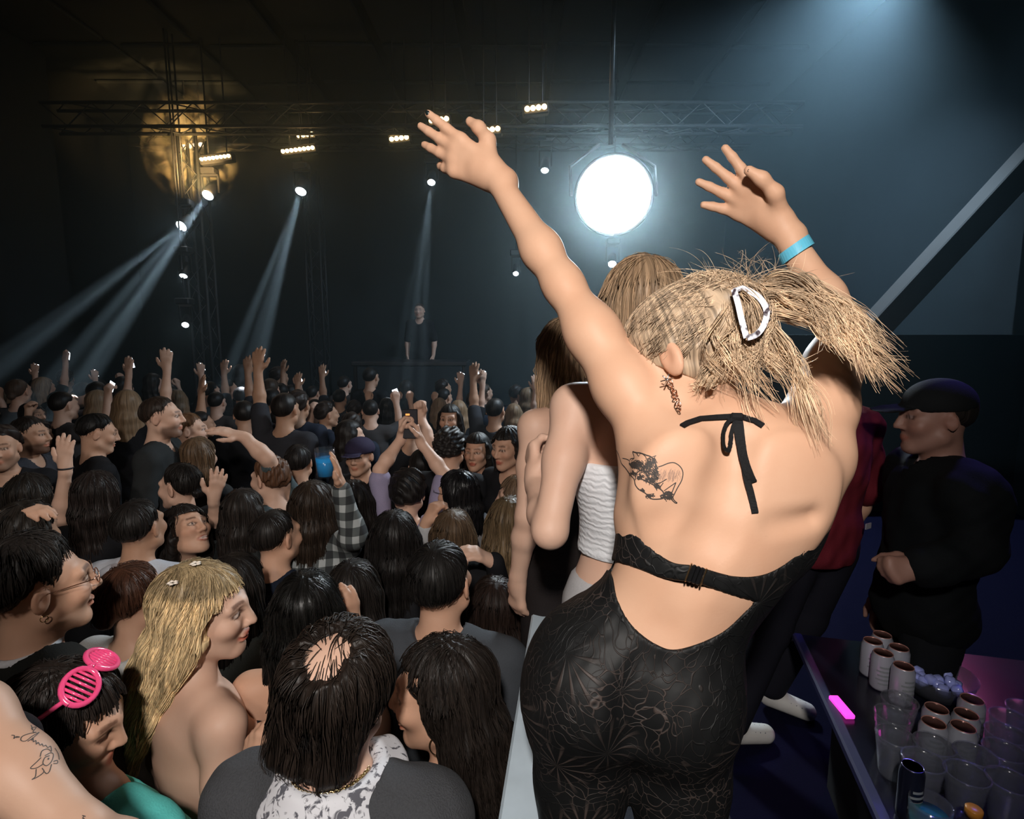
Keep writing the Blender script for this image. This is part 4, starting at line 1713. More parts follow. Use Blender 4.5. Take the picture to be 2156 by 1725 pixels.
# dangling earring
ep = hcH + RH @ A(-0.083, -0.006, -0.030)
mb = MB()
for k in range(9):
    c_ = P(1412 + 2.3 * k + (k % 2), 806 + 6.6 * k, proj(ep[None])[2][0] - 0.012 - 0.004 * k)
    M_ = rotz(0.9 * k) @ rotx(1.2)
    mb.tube([c_ + M_ @ (0.0034 * A(math.cos(a), 1.4 * math.sin(a), 0)) for a in np.linspace(0, 2 * math.pi, 11)], 0.0010, 5, False)
o_ = mb.build('earring', plain('rose_gold', (0.72, 0.40, 0.28), 0.25, metal=1.0), hero, True)
o_.location = tuple(-hero_root)
mb = MB()
e0 = P(1404, 800, proj(ep[None])[2][0] - 0.014)
for a_ in (0.3, 1.3, 2.4):
    v_ = A(math.cos(a_), -0.2, math.sin(a_)) * 0.010
    mb.tube([e0 - v_, e0 + v_], 0.0012, 5)
o_ = mb.build('earring_stud', plain('silver', (0.8, 0.8, 0.8), 0.2, metal=1.0), hero, True)
o_.location = tuple(-hero_root)

# shoulder-blade tattoo: fine ink strokes lying on the skin (px in a 1971x1725 view of 160x140 photo px at 1290,930)
T_ = lambda x, y: (1290 + x * 160 / 1971, 930 + y * 140 / 1725)
TAT = [
    ([(60, 170), (160, 340), (230, 560), (330, 680), (460, 860), (560, 980), (590, 1120), (680, 1240), (850, 1340), (930, 1430), (1030, 1490), (1200, 1490), (1330, 1460), (1340, 1390), (1280, 1270), (1100, 1150), (900, 1040), (760, 980), (640, 970)], 1.5),
    ([(590, 1000), (600, 870), (690, 770), (770, 740), (850, 800), (900, 920)], 1.2),
    ([(430, 490), (350, 450), (260, 430)], 1.0),
    ([(520, 260), (560, 420), (470, 450), (440, 560), (520, 660), (640, 700), (720, 760)], 1.3),
    ([(520, 260), (620, 290), (720, 300), (860, 350), (1000, 400), (1080, 500), (1130, 620), (1170, 700)], 1.6),
    ([(620, 290), (680, 380), (740, 300), (860, 400), (870, 470)], 1.0),
    ([(1180, 660), (1300, 620), (1450, 560), (1600, 550), (1750, 650), (1820, 800), (1790, 1000), (1680, 1200), (1590, 1380), (1560, 1450), (1600, 1530), (1670, 1590), (1620, 1590), (1530, 1500), (1510, 1400), (1560, 1260), (1640, 1060)], 1.2),
    ([(1640, 1060), (1440, 1200), (1330, 1280)], 1.0), ([(1100, 1090), (1250, 1060), (1400, 970)], 1.1), ([(1220, 1200), (1310, 1070)], 1.0),
    ([(760, 1210), (830, 1290), (720, 1240)], 1.6), ([(1070, 1350), (1040, 1390), (1100, 1420)], 1.4), ([(1230, 1420), (1300, 1380), (1310, 1450), (1240, 1440)], 1.8),
]
r_ = np.random.default_rng(11)
FILL = [(600, 560, 180, 90, 70), (800, 640, 200, 160, 70), (950, 700, 190, 190, 90), (1000, 480, 120, 100, 50), (1100, 800, 70, 200, 50), (540, 800, 90, 60, 30), (950, 980, 130, 70, 60), (1130, 1130, 80, 60, 35), (1420, 1370, 110, 90, 90), (700, 880, 70, 60, 30), (930, 1390, 90, 40, 30), (520, 580, 80, 70, 30)]
for cx_, cy_, rx_, ry_, n_ in FILL:
    for k in range(int(n_ * 1.15)):
        a, q = r_.uniform(0, 6.28), math.sqrt(r_.random())
        x_, y_ = cx_ + rx_ * q * math.cos(a), cy_ + ry_ * q * math.sin(a)
        l_ = r_.uniform(40, 110)
        b_ = r_.normal(0.9, 0.6)
        TAT.append(([(x_, y_), (x_ + l_ * 0.5 * math.cos(b_) + r_.normal(0, 12), y_ + l_ * 0.5 * math.sin(b_)), (x_ + l_ * math.cos(b_), y_ + l_ * math.sin(b_))], 0.8))
for k in range(90):       # soft grey shading of the far form
    t = r_.uniform(0, 1)
    x_, y_ = 1250 + 480 * t + r_.normal(0, 30), 700 + 250 * r_.random()
    TAT.append(([(x_, y_), (x_ - 20, y_ + 60), (x_ - 30, y_ + 110)], -0.5))
mbd, mbg = MB(), MB()
for pl, w in TAT:
    sp = smooth_path([(*T_(x, y), 0) for x, y in pl], max(4, 3 * len(pl)))
    pp, nn = [], []
    for q in sp:
        p_, n_ = on_skin(q[0], q[1], off=0.0003)
        if p_ is not None:
            pp.append(p_)
            nn.append(n_)
    if len(pp) > 1:
        strip(mbd if w > 0 else mbg, pp, abs(w) * 0.00115, 0.0002, np.array(nn))
tt = mbd.build('tattoo', plain('tattoo_ink', (0.045, 0.036, 0.032), 0.6), hero)
tt.location = tuple(-hero_root)
tt['label'] = 'black line tattoo of a curled figure'
o_ = mbg.build('tattoo_shading', plain('tattoo_grey', (0.40, 0.24, 0.17), 0.6), tt)

# hair: combed mass to a claw clip, then a windblown tail
HC = Sdf()
qh = lambda x, y, z: hcH + RH @ A(x, y, z)
HC.el(qh(0, -0.018, 0.036), A(0.090, 0.114, 0.103), RH, 0.02)
HC.el(qh(-0.004, -0.108, 0.045), A(0.060, 0.045, 0.062), RH, 0.04)


def hc_cut(Q, d):
    L = (Q - hcH) @ RH
    zl = np.interp(L[:, 1], [-0.12, -0.06, -0.015, 0.02, 0.05, 0.095], [-0.084, -0.075, -0.030, -0.002, 0.048, 0.066])
    return np.maximum(d + 0.003 * noise3(Q, 130, 3), (zl - L[:, 2]) * 0.85)


HC.post.append(hc_cut)
HC.amp = 0.006
V, F = HC.mesh(0.0042)
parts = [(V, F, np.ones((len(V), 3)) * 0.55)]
r_ = np.random.default_rng(21)
claw = unit(A(-0.05, -0.85, 0.50))
n1 = 1700
az = r_.uniform(-math.pi, math.pi, n1)
d0 = np.stack([np.sin(az), np.cos(az), r_.uniform(-0.55, 0.75, n1)], 1)
d0 /= np.linalg.norm(d0, axis=1, keepdims=True)
t = np.linspace(0, 1, 12)[None, :, None]
wig = r_.normal(0, 0.05, (n1, 1, 3)) * np.sin(np.pi * t) + r_.normal(0, 0.03, (n1, 1, 3)) * np.sin(2 * np.pi * t)
end = claw + r_.normal(0, 0.22, (n1, 3))
dd = d0[:, None, :] * (1 - t) + end[:, None, :] * t + wig * 0.6
dd /= np.linalg.norm(dd, axis=2, keepdims=True)
rr = (1.0 + 0.035 * r_.random((n1, 1, 1)) + 0.30 * t ** 3 * np.clip(-dd[..., 1:2], 0, 1))
path = A(0, -0.018, 0.036) + dd * A(0.090, 0.114, 0.103) * rr
path = hcH + path @ RH.T
L0 = (path[:, 0] - hcH) @ RH
zl0 = np.interp(L0[:, 1], [-0.12, -0.06, -0.015, 0.02, 0.05, 0.095], [-0.092, -0.082, -0.034, -0.006, 0.045, 0.06])
path = path[L0[:, 2] > zl0]
V, F, pi_, tt_ = tubes(path, 0.0008 * r_.uniform(0.6, 1.5, len(path)), taper=0.6)
sh_ = r_.uniform(0.45, 1.3, len(path))[pi_]
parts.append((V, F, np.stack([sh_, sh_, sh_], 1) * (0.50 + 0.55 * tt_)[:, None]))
# locks: start, two controls, end (photo px and depth), strand count, end spread in metres
LOCKS = []
for k in range(70):       # the fan swept to the right
    u, v = r_.random(), r_.random()
    x1, y1 = 1745 + 130 * u, 655 + 60 * v + 105 * u
    LOCKS.append(((1585 + 45 * r_.random(), 596 + 60 * v, 0.905 - 0.03 * v), (1665 + 50 * u, 578 + 75 * v, 0.88), (1735 + 70 * u, 615 + 85 * v, 0.85), (x1 + 15 * r_.normal(), y1 + 15 * r_.normal(), 0.83), 13, 0.022))
for k in range(14):       # long ends of the fan
    u = r_.random()
    LOCKS.append(((1615, 605 + 40 * r_.random(), 0.90), (1725, 600 + 70 * r_.random(), 0.87), (1805, 690 + 60 * r_.random(), 0.83), (1835 + 80 * u, 745 + 75 * r_.random(), 0.82), 8, 0.030))
for k in range(28):       # the fall under the clip
    u = r_.random()
    x0 = 1490 + 130 * u
    LOCKS.append(((1530 + 80 * u, 630 + 60 * r_.random(), 0.885), (x0, 715, 0.872), (1515 + 165 * u + 18 * r_.normal(), 775, 0.87), (1535 + 165 * u + 30 * r_.normal(), 750 + 150 * r_.random() ** 1.4, 0.865), 11, 0.024))
for k in range(10):       # strands reaching over the right shoulder
    u = r_.random()
    LOCKS.append(((1620, 650 + 40 * r_.random(), 0.88), (1660, 740, 0.865), (1690 + 20 * u, 820, 0.85), (1690 + 60 * u, 880 + 90 * r_.random(), 0.845), 7, 0.024))
for k in range(16):       # twisted loop below the clip
    LOCKS.append(((1545 + 60 * r_.random(), 612, 0.885), (1635, 670, 0.868), (1600, 740, 0.865), (1545 + 60 * r_.random(), 770, 0.87), 12, 0.012))
for k in range(9):       # loose waves over the nape and towards the ear
    u = r_.random()
    LOCKS.append(((1545, 690 + 60 * u, 0.89), (1500, 740 + 40 * u, 0.885), (1460 + 30 * r_.random(), 790 + 20 * u, 0.89), (1430 + 80 * u, 815 + 25 * r_.random(), 0.90), 10, 0.010))
paths, ws = [], []
tq = np.linspace(0, 1, 16)
for a_, b_, c_, e_, n_, spd in LOCKS:
    pa, pb, pc, pe = P(*a_), P(*b_), P(*c_), P(*e_)
    base = ((1 - tq) ** 3)[:, None] * pa + (3 * tq * (1 - tq) ** 2)[:, None] * pb + (3 * tq ** 2 * (1 - tq))[:, None] * pc + (tq ** 3)[:, None] * pe
    wv = r_.normal(0, 0.0075, (2, 3))
    ph = r_.uniform(0, 6.28)
    base = base + wv[0] * np.sin(5.5 * tq + ph)[:, None] + 0.5 * wv[1] * np.sin(11 * tq + ph)[:, None]
    for s_ in range(int(n_ * 1.7)):
        o1, o2 = r_.normal(0, 0.0034, 3), r_.normal(0, spd * 0.22, 3)
        stop = 1.08 - 0.5 * r_.random() ** 1.3
        tt2 = np.linspace(0, min(stop, 1.0), 16)
        pth = np.stack([np.interp(tt2, tq, base[:, i]) for i in range(3)], 1)
        paths.append(pth + o1 + o2 * (tt2 ** 1.6)[:, None])
        ws.append(0.00055 * r_.uniform(0.6, 1.6))
for k in range(130):      # stray hairs
    a_ = P(1480 + 180 * r_.random(), 590 + 60 * r_.random(), 0.93)
    ang = r_.uniform(0.1, 2.9)
    e_ = a_ + A(math.cos(ang) * 0.10, r_.normal(0, 0.03), math.sin(ang) * 0.06) * r_.uniform(0.4, 1.2)
    m_ = (a_ + e_) / 2 + r_.normal(0, 0.02, 3)
    paths.append(((1 - tq) ** 2)[:, None] * a_ + (2 * tq * (1 - tq))[:, None] * m_ + (tq ** 2)[:, None] * e_)
    ws.append(0.00035)
V, F, pi_, tt_ = tubes(np.array(paths), np.array(ws), taper=0.3)
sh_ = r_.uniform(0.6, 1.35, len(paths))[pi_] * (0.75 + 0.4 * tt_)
parts.append((V, F, np.stack([sh_, sh_ * 0.99, sh_ * 0.97], 1)))
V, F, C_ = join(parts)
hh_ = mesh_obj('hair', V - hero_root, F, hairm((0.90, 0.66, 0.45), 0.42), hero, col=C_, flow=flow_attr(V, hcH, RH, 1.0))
hh_['label'] = 'windblown dark blonde hair'
# claw clip
mb = MB()
lp = smooth_path([P(1546, 612, 0.868), P(1554, 640, 0.857), P(1562, 675, 0.850), P(1572, 712, 0.847)], 14)
strip(mb, lp, 0.0085, 0.004, unit(CP - lp[5]))
rp2 = smooth_path([P(1572, 712, 0.847), P(1592, 705, 0.846), P(1608, 685, 0.846), P(1614, 655, 0.849), P(1600, 628, 0.858), P(1578, 613, 0.868)], 22)
strip(mb, rp2, 0.0085, 0.004, unit(CP - rp2[5]))
for q_ in (P(1612, 640, 0.852), P(1617, 655, 0.85), P(1616, 670, 0.85)):
    mb.tube([q_, q_ + A(0.011, 0.012, -0.002)], [0.0028, 0.0012], 6)
mb.tube([P(1546, 612, 0.868), P(1562, 606, 0.872), P(1580, 612, 0.868)], 0.004, 6)


def marble():
    m, n, l, b = _mat('claw_marble')
    tc = n.new('ShaderNodeTexCoord')
    nz = n.new('ShaderNodeTexNoise')
    nz.inputs['Scale'].default_value = 75
    nz.inputs['Detail'].default_value = 1
    l.new(tc.outputs['Object'], nz.inputs['Vector'])
    cr = n.new('ShaderNodeValToRGB')
    cr.color_ramp.elements[0].position = 0.36
    cr.color_ramp.elements[0].color = (0.05, 0.035, 0.045, 1)
    cr.color_ramp.elements[1].position = 0.44
    cr.color_ramp.elements[1].color = (0.72, 0.72, 0.80, 1)
    l.new(nz.outputs['Fac'], cr.inputs['Fac'])
    l.new(cr.outputs['Color'], b.inputs['Base Color'])
    b.inputs['Roughness'].default_value = 0.25
    return m


o_ = mb.build('claw_clip', marble(), hero)
o_.location = tuple(-hero_root)
# shoes
for f_ in (lf, rf_):
    Ss = Sdf()
    Ss.rc(A(f_[0], f_[1] - 0.05, RZ0 + 0.042), A(f_[0], f_[1] + 0.15, RZ0 + 0.036), 0.042, 0.036, 0.02)
    V, F = Ss.mesh(0.014)
    mesh_obj('shoe', V - hero_root, F, plain('shoe_black', (0.01, 0.01, 0.01), 0.4), hero)

# ------------------------------------------------------------------ VIP platform, riser, barrier, table
VZ = 0.60
slab('floor_platform', (0.16, -1.2, 0.0), (X1, 5.2, VZ), plain('platform_carpet', (0.0045, 0.0045, 0.016), 0.95, spec=0.03, bump=0.4, bscale=160, var=0.25))
rs = empty('riser', (0.45, 0.9, VZ))
tag(rs, 'low black riser the dancing woman stands on', 'riser')
mb = MB()
mb.box((0, 0, (RZ0 - VZ) / 2), (0.52, 2.0, RZ0 - VZ), bev=0.01)
mb.build('riser_body', plain('riser_black', (0.010, 0.010, 0.012), 0.8), rs)

ba, bb_ = P(1092, 1800, 1.0), P(1172, 1135, 2.35)
LZ = 1.42
ba, bb_ = A(0.045, 0.2, LZ), A(0.135, 3.2, LZ)


def on_plane(px, py, z):
    v = P(px, py, 1.0) - CP
    return CP + v * (z - CAMZ) / v[2]


q0, q1 = on_plane(1098, 1725, LZ), on_plane(1160, 1190, LZ)
dirb = unit(q1 - q0)
bar = empty('barrier', tuple(A(q0[0], q0[1], 0)))
tag(bar, 'pale blue-grey flat topped barrier between crowd and platform', 'barrier')
La, Lb = -0.02, 1.25
ledge = plain('ledge_paint', (0.52, 0.62, 0.70), 0.42, var=0.25, bscale=9, bump=0.15)
Mb_ = np.stack([unit(np.cross(dirb, A(0, 0, 1))), dirb, A(0, 0, 1)], 1)
org = A(q0[0], q0[1], 0)
mb = MB()
mb.box(q0 - org + dirb * (La + Lb) / 2 + A(0, 0, -0.02), (0.085, Lb - La, 0.04), Mb_, 0.006)
mb.build('ledge', ledge, bar)
for k in range(5):
    y0 = La + (Lb - La) * k / 5
    mb = MB()
    mb.box(q0 - org + dirb * (y0 + (Lb - La) / 10) + A(0, 0, -0.05 - (LZ - 0.04) / 2), (0.05, (Lb - La) / 5 - 0.012, LZ - 0.10), Mb_, 0.006)
    mb.build('face_panel', plain('barrier_panel', (0.05, 0.055, 0.06), 0.6, var=0.3, bscale=5), bar)

# ---- table with drinks
TZ = 1.134
e0_, e1_ = on_plane(1716, 1420, TZ), on_plane(1858, 1725, TZ)
te = unit(e1_ - e0_)
tn = unit(np.cross(A(0, 0, 1), te))
tn = tn if tn[0] > 0 else -tn
tb = empty('low_table', tuple(A(e0_[0], e0_[1], VZ)))
tag(tb, 'low black table crowded with cans and plastic cups', 'table')
Mt = np.stack([tn, -te, A(0, 0, 1)], 1)
bo = A(e0_[0], e0_[1], VZ)
mb = MB()
mb.box(e0_ - bo + tn * 0.42 + te * 0.35 + A(0, 0, -0.02), (0.84, 1.25, 0.04), Mt, 0.008)
mb.build('table_top', plain('table_gloss', (0.006, 0.006, 0.014), 0.22, var=0.2, bscale=6), tb)
mb = MB()
mb.box(e0_ - bo + tn * 0.005 + te * 0.35 + A(0, 0, -0.012), (0.035, 1.25, 0.03), Mt, 0.006)
mb.build('edge_strip', plain('edge_vinyl', (0.012, 0.012, 0.060), 0.5), tb)
mb = MB()
mb.box(e0_ - bo + tn * 0.44 + te * 0.35 + A(0, 0, -0.04 - (TZ - VZ - 0.04) / 2), (0.66, 1.0, TZ - VZ - 0.04), Mt, 0.01)
mb.build('pedestal', plain('riser_black', (0.010, 0.010, 0.012), 0.8), tb)
lamp('added_violet_spot', 'SPOT', (2.3, 2.4, 3.4), 85, (0.20, 0.16, 1.0), (1.25, 1.55, 1.1), size=0.08, spot=36, blend=0.9)  # added unseen spot, tints the table violet-blue
lamp('added_pink_spot', 'SPOT', (2.6, 3.2, 2.4), 24, (1.0, 0.18, 0.55), tuple(on_plane(1930, 1430, TZ)), size=0.05, spot=40, blend=0.6)  # added unseen spot, puts pink on the can tops
CANW = plain('can_white', (0.42, 0.43, 0.50), 0.35, metal=0.3)
LIDP = plain('can_lid', (0.62, 0.30, 0.26), 0.25, metal=0.35)
CANK = plain('can_black', (0.012, 0.014, 0.03), 0.3, metal=0.4)
LIDB = plain('can_lid_blue', (0.45, 0.42, 0.80), 0.2, metal=1.0)
PRINT = plain('can_print', (0.22, 0.24, 0.26), 0.5)


def make_can(body_m, lid_m, r=0.033, h=0.122):
    o = empty('drink_can')
    mb = MB()
    mb.lathe([(r * 0.78, 0), (r * 0.95, 0.006), (r, 0.012), (r, h - 0.014), (r * 0.86, h - 0.003), (r * 0.87, h)], (0, 0, 0), 22)
    mb.build('can_body', body_m, o, True)
    mb = MB()
    mb.lathe([(r * 0.87, h), (r * 0.84, h + 0.002), (r * 0.80, h), (r * 0.78, h - 0.004), (0.001, h - 0.004)], (0, 0, 0), 22)
    mb.build('can_lid', lid_m, o, True)
    mb = MB()
    mb.tube([A(0.009 * math.cos(a), 0.004 + 0.012 * math.sin(a), h - 0.002) for a in np.linspace(0, 2 * math.pi, 13)], 0.0016, 5, False)
    mb.build('pull_tab', lid_m, o, True)
    mb = MB()
    for k in range(5):
        zz = 0.03 + 0.014 * k
        ww = (0.5, 0.75, 0.6, 0.7, 0.45)[k]
        pts = [A((r + 0.0004) * math.sin(a), -(r + 0.0004) * math.cos(a), zz) for a in np.linspace(-ww, ww, 9)]
        strip(mb, pts, 0.006, 0.0004, np.array([[p_[0], p_[1], 0] for p_ in pts]))
    mb.build('can_print', PRINT, o)
    return o


can0 = make_can(CANW, LIDP)
first = True
cans = [(1838, 1350, 'white can at the left end of the five-can cluster'), (1858, 1337, 'rearmost white can of the five-can cluster'), (1893, 1364, 'white can at the right of the five-can cluster'),
        (1860, 1375, 'white can in the middle of the five-can cluster'), (1903, 1403, 'frontmost white can of the five-can cluster with printed side showing'),
        (2047, 1473, 'lone white can set behind the four-can square'), (1972, 1492, 'back left white can of the four-can square'), (2014, 1500, 'back right white can of the four-can square'),
        (1966, 1522, 'front left white can of the four-can square'), (2010, 1528, 'front right white can of the four-can square')]
placed = []
for x_, y_, lb in cans:
    o = can0 if first else copy_tree(can0)
    first = False
    q = on_plane(x_, y_, TZ + 0.122)
    for _ in range(6):
        for p_ in placed:
            dv = q[:2] - p_[:2]
            dl = np.linalg.norm(dv)
            if dl < 0.068:
                q[:2] += dv / (dl + 1e-6) * (0.0685 - dl)
    placed.append(q)
    o.location = (q[0], q[1], TZ)
    o.rotation_euler = (0, 0, random.uniform(-0.4, 0.4))
    tag(o, lb, 'can', 'white drink cans on the table')
dk = make_can(CANK, LIDB, 0.0265, 0.135)
q = on_plane(1922, 1614, TZ + 0.135)
placed.append(q)
dk.location = (q[0], q[1], TZ)
tag(dk, 'slim dark can with violet lid and pale numerals near the table edge', 'can')
mb = MB()
for gx, pts in ((-0.007, [(-0.5, 1), (0.5, 1), (0, 0.2), (0.5, -0.2), (0.3, -0.9), (-0.5, -0.9)]), (0.007, [(0.3, -1), (0.3, 1), (-0.5, -0.3), (0.6, -0.3)])):
    pp = [A((0.0268) * math.sin((gx + 0.005 * u) / 0.0265), -0.0268 * math.cos((gx + 0.005 * u) / 0.0265), 0.040 + 0.009 * v) for u, v in pts]
    strip(mb, pp, 0.0022, 0.0003, np.array([[p_[0], p_[1], 0] for p_ in pp]))
mb.build('can_numerals', plain('pale_print', (0.4, 0.42, 0.5), 0.5), dk)

CUPM = plain('clear_plastic', (0.80, 0.85, 1.0), 0.12, trans=0.9, alpha=0.42)
cup0 = None


def make_cup(h=0.115, r0=0.032, r1=0.046):
    o = empty('plastic_cup')
    mb = MB()
    prof = [(0.001, 0.002), (r0 * 0.9, 0.002), (r0, 0.006)]
    for k in range(1, 7):
        t = k / 6
        prof.append((r0 + (r1 - r0) * t + (0.0006 if k % 2 else -0.0006), h * t))
    mb.lathe(prof + [(p[0] - 0.0012, p[1] + (0.002 if p[1] < 0.01 else 0)) for p in prof[::-1]], (0, 0, 0), 22)
    mb.build('cup_wall', CUPM, o, True)
    mb = MB()
    mb.tube([A(r1 * math.cos(a), r1 * math.sin(a), h) for a in np.linspace(0, 2 * math.pi, 25)], 0.0018, 6, False)
    mb.build('rim', CUPM, o, True)
    return o


cups = [(1880, 1515, 'clear empty cup nearest the pink glowing card'), (1925, 1500, 'clear empty cup behind the four-can square on its left'), (1885, 1560, 'clear empty cup second from the table edge'), (1935, 1563, 'clear empty cup just in front of the four-can square'),
        (1985, 1568, 'clear empty cup touching the front of the four-can square'), (2040, 1580, 'clear cup standing right of the four-can square'), (2090, 1560, 'clear cup towards the right rim of the table'),
        (2075, 1505, 'clear cup right of the lone can'), (2035, 1640, 'clear cup with pale dregs, near the bottom right'), (1985, 1630, 'clear cup right of the slim dark can'), (2130, 1520, 'clear cup farthest right on the table'), (2105, 1640, 'clear cup at the lower right corner')]
for x_, y_, lb in cups:
    q = on_plane(x_, y_, TZ + 0.10)
    for _ in range(10):
        for p_ in placed:
            dv = q[:2] - p_[:2]
            dl = np.linalg.norm(dv)
            if dl < 0.084:
                q[:2] += dv / (dl + 1e-6) * (0.085 - dl)
    if cup0 is None:
        o = cup0 = make_cup()
    else:
        o = copy_tree(cup0)
    placed.append(q)
    o.location = (q[0], q[1], TZ)
    tag(o, lb, 'cup', 'clear plastic cups on the table')
# tumbler at the bottom; its turquoise light is put into the drink colour
q = on_plane(1960, 1690, TZ + 0.09)
tu = empty('tumbler', (q[0], q[1], TZ))
tag(tu, 'wide clear tumbler of turquoise-lit drink in front of the slim can', 'glass')
mb = MB()
mb.lathe([(0.001, 0.004), (0.036, 0.004), (0.038, 0.0), (0.043, 0.09), (0.0415, 0.09), (0.036, 0.008), (0.001, 0.008)], (0, 0, 0), 24)
mb.build('glass_wall', CUPM, tu, True)
mb = MB()
mb.lathe([(0.001, 0.01), (0.034, 0.01), (0.039, 0.06), (0.001, 0.06)], (0, 0, 0), 24)
mb.build('drink', plain('drink_lit_turquoise', (0.03, 0.22, 0.30), 0.1), tu, True)
# ice bowl
q = on_plane(1975, 1425, TZ + 0.07)
bw = empty('ice_bowl', (q[0], q[1], TZ))
tag(bw, 'round clear bowl of ice beside the five-can cluster', 'bowl')
mb = MB()
mb.lathe([(0.05, 0.0), (0.085, 0.03), (0.105, 0.085), (0.102, 0.085), (0.082, 0.034), (0.001, 0.006)], (0, 0, 0), 28)
mb.build('bowl_wall', CUPM, bw, True)
ICE = plain('ice', (0.35, 0.40, 0.85), 0.1, spec=0.8)
r_ = np.random.default_rng(5)
for k in range(14):
    a, q_ = r_.uniform(0, 6.28), 0.065 * math.sqrt(r_.random())
    mb = MB()
    mb.box((q_ * math.cos(a), q_ * math.sin(a), 0.050 + 0.02 * r_.random()), (0.028, 0.028, 0.026), rotz(r_.uniform(0, 3)) @ rotx(r_.uniform(-.5, .5)), 0.005)
    mb.build('ice_cube', ICE, bw, True)
# small bottle with orange cap at the bottom edge
q = on_plane(2050, 1712, TZ + 0.11)
bt_ = empty('small_bottle', (q[0], q[1], TZ))
tag(bt_, 'small dark bottle with an amber cap at the bottom of the picture', 'bottle')
mb = MB()
mb.lathe([(0.028, 0), (0.030, 0.01), (0.030, 0.07), (0.014, 0.095), (0.014, 0.105)], (0, 0, 0), 18)
mb.build('bottle_body', plain('bottle_glass', (0.02, 0.015, 0.03), 0.1), bt_, True)
mb = MB()
mb.lathe([(0.0165, 0.103), (0.017, 0.12), (0.015, 0.122), (0.001, 0.122)], (0, 0, 0), 18)
mb.build('cap', plain('amber_cap', (0.5, 0.20, 0.03), 0.3), bt_, True)
# glowing pink vape on the table edge
bq = on_plane(1772, 1489, TZ + 0.008)
mb = MB()
mb.box((0, 0, 0.008), (0.030, 0.098, 0.014), Mt @ rotz(0.22), 0.003)
pk = mb.build('vape', plain('pink_glow', (0.9, 0.1, 0.6), 0.3, emit=(1.0, 0.05, 0.62), estr=1.3))
pk.location = (bq[0], bq[1], TZ)
tag(pk, 'small pink glowing vape lying near the table edge', 'vape')

# ------------------------------------------------------------------ the people on the platform
SK1, SK2, SK3, SK4 = (0.66, 0.42, 0.31), (0.58, 0.34, 0.23), (0.44, 0.25, 0.16), (0.30, 0.165, 0.105)
DK, BR, AU, BL, LB = (0.020, 0.016, 0.014), (0.085, 0.050, 0.032), (0.16, 0.065, 0.030), (0.62, 0.42, 0.20), (0.30, 0.19, 0.11)
BLK = (0.012, 0.012, 0.014)


def ruched():
    m, n, l, b = _mat('white_ruched')
    b.inputs['Base Color'].default_value = (0.72, 0.73, 0.76, 1)
    b.inputs['Roughness'].default_value = 0.55
    tc = n.new('ShaderNodeTexCoord')
    wv = n.new('ShaderNodeTexWave')
    wv.bands_direction = 'Z'
    wv.inputs['Scale'].default_value = 22
    wv.inputs['Distortion'].default_value = 5.0
    wv.inputs['Detail Scale'].default_value = 2.0
    l.new(tc.outputs['Object'], wv.inputs['Vector'])
    bp = n.new('ShaderNodeBump')
    bp.inputs['Strength'].default_value = 0.45
    bp.inputs['Distance'].default_value = 0.003
    l.new(wv.outputs['Fac'], bp.inputs['Height'])
    l.new(bp.outputs['Normal'], b.inputs['Normal'])
    return m


w3 = person('woman in white ruched crop top and pale trousers, arm bent, beside the dancing woman', 1348, 662, 1.32, yaw=6, tone=SK1, floor=RZ0,
            hair=dict(style='long', col=(0.42, 0.28, 0.17), len=0.30, spec=dict(sides=0)), top=dict(name='crop_top', mat=ruched(), sleeve=0, tube=0.33, hem=0.56, neck=0.05, fold=0.002), rise=0.605,
            legs=(0.42, 0.41, 0.42), arms=(dict(el=(1158, 1118, 1.20), wr=(1128, 1015, 1.40), tip=(1122, 960, 1.44), n=(0.8, 0.2, 0), pose='hold'), 'fwd'), res=0.0055, nstr=700, sw=0.0010, seed=31)
w3['root'].children[0]['label'] = 'bare arms and back'
w4 = person('woman in dark sheer dress with turquoise earring, long straight hair, at the barrier', 1192, 752, 1.80, yaw=38, tone=SK1, floor=VZ,
            hair=dict(style='long', col=(0.36, 0.235, 0.14), len=0.24), top=dict(name='dress_top', color=(0.022, 0.017, 0.016), sleeve=0, tube=0.36, neck=0.05), legs=(0.020, 0.016, 0.016), res=0.0065, nstr=500, sw=0.0012, seed=32, s=0.97)
mb = MB()
pe = hq(w4, -0.090, -0.008, -0.045)
mb.lathe([(0.001, -0.016), (0.011, -0.006), (0.010, 0.006), (0.001, 0.014)], pe, 10)
mb.build('turquoise_earring', plain('turquoise', (0.02, 0.42, 0.60), 0.3), w4['root'], True)

cm = person('person in black cap and black jacket standing by the wall, facing left', 1968, 880, 1.90, yaw=78, male=True, tone=(0.24, 0.13, 0.10), floor=VZ, head=(0, -4, 0),
            hair=dict(style='short', col=DK), top=dict(name='jacket', color=(0.003, 0.004, 0.005), sleeve=1.0, neck=0.0, grow=0.03, fold=0.008), legs=(0.007, 0.008, 0.010),
            arms=(dict(el=(2060, 1160, 1.72), wr=(1945, 1195, 1.70), tip=(1895, 1200, 1.70), n=(0, 1, -0.4), pose='fist'), 'down'), res=0.007, seed=33, broad=1.1)
S_ = Sdf()
S_.el(hq(cm, 0, -0.012, 0.050), A(0.090, 0.108, 0.082), cm['R'], 0.02)
S_.post.append(lambda Q, d, o=cm: np.maximum(d, (0.030 - ((Q - o['c']) @ o['R'])[:, 2])))
S_.el(hq(cm, 0, 0.135, 0.036), A(0.070, 0.065, 0.008), cm['R'] @ rotx(-0.12), 0.01)
V, F = S_.mesh(0.007)
mesh_obj('cap', V, F, cloth((0.006, 0.007, 0.008)), cm['root'])
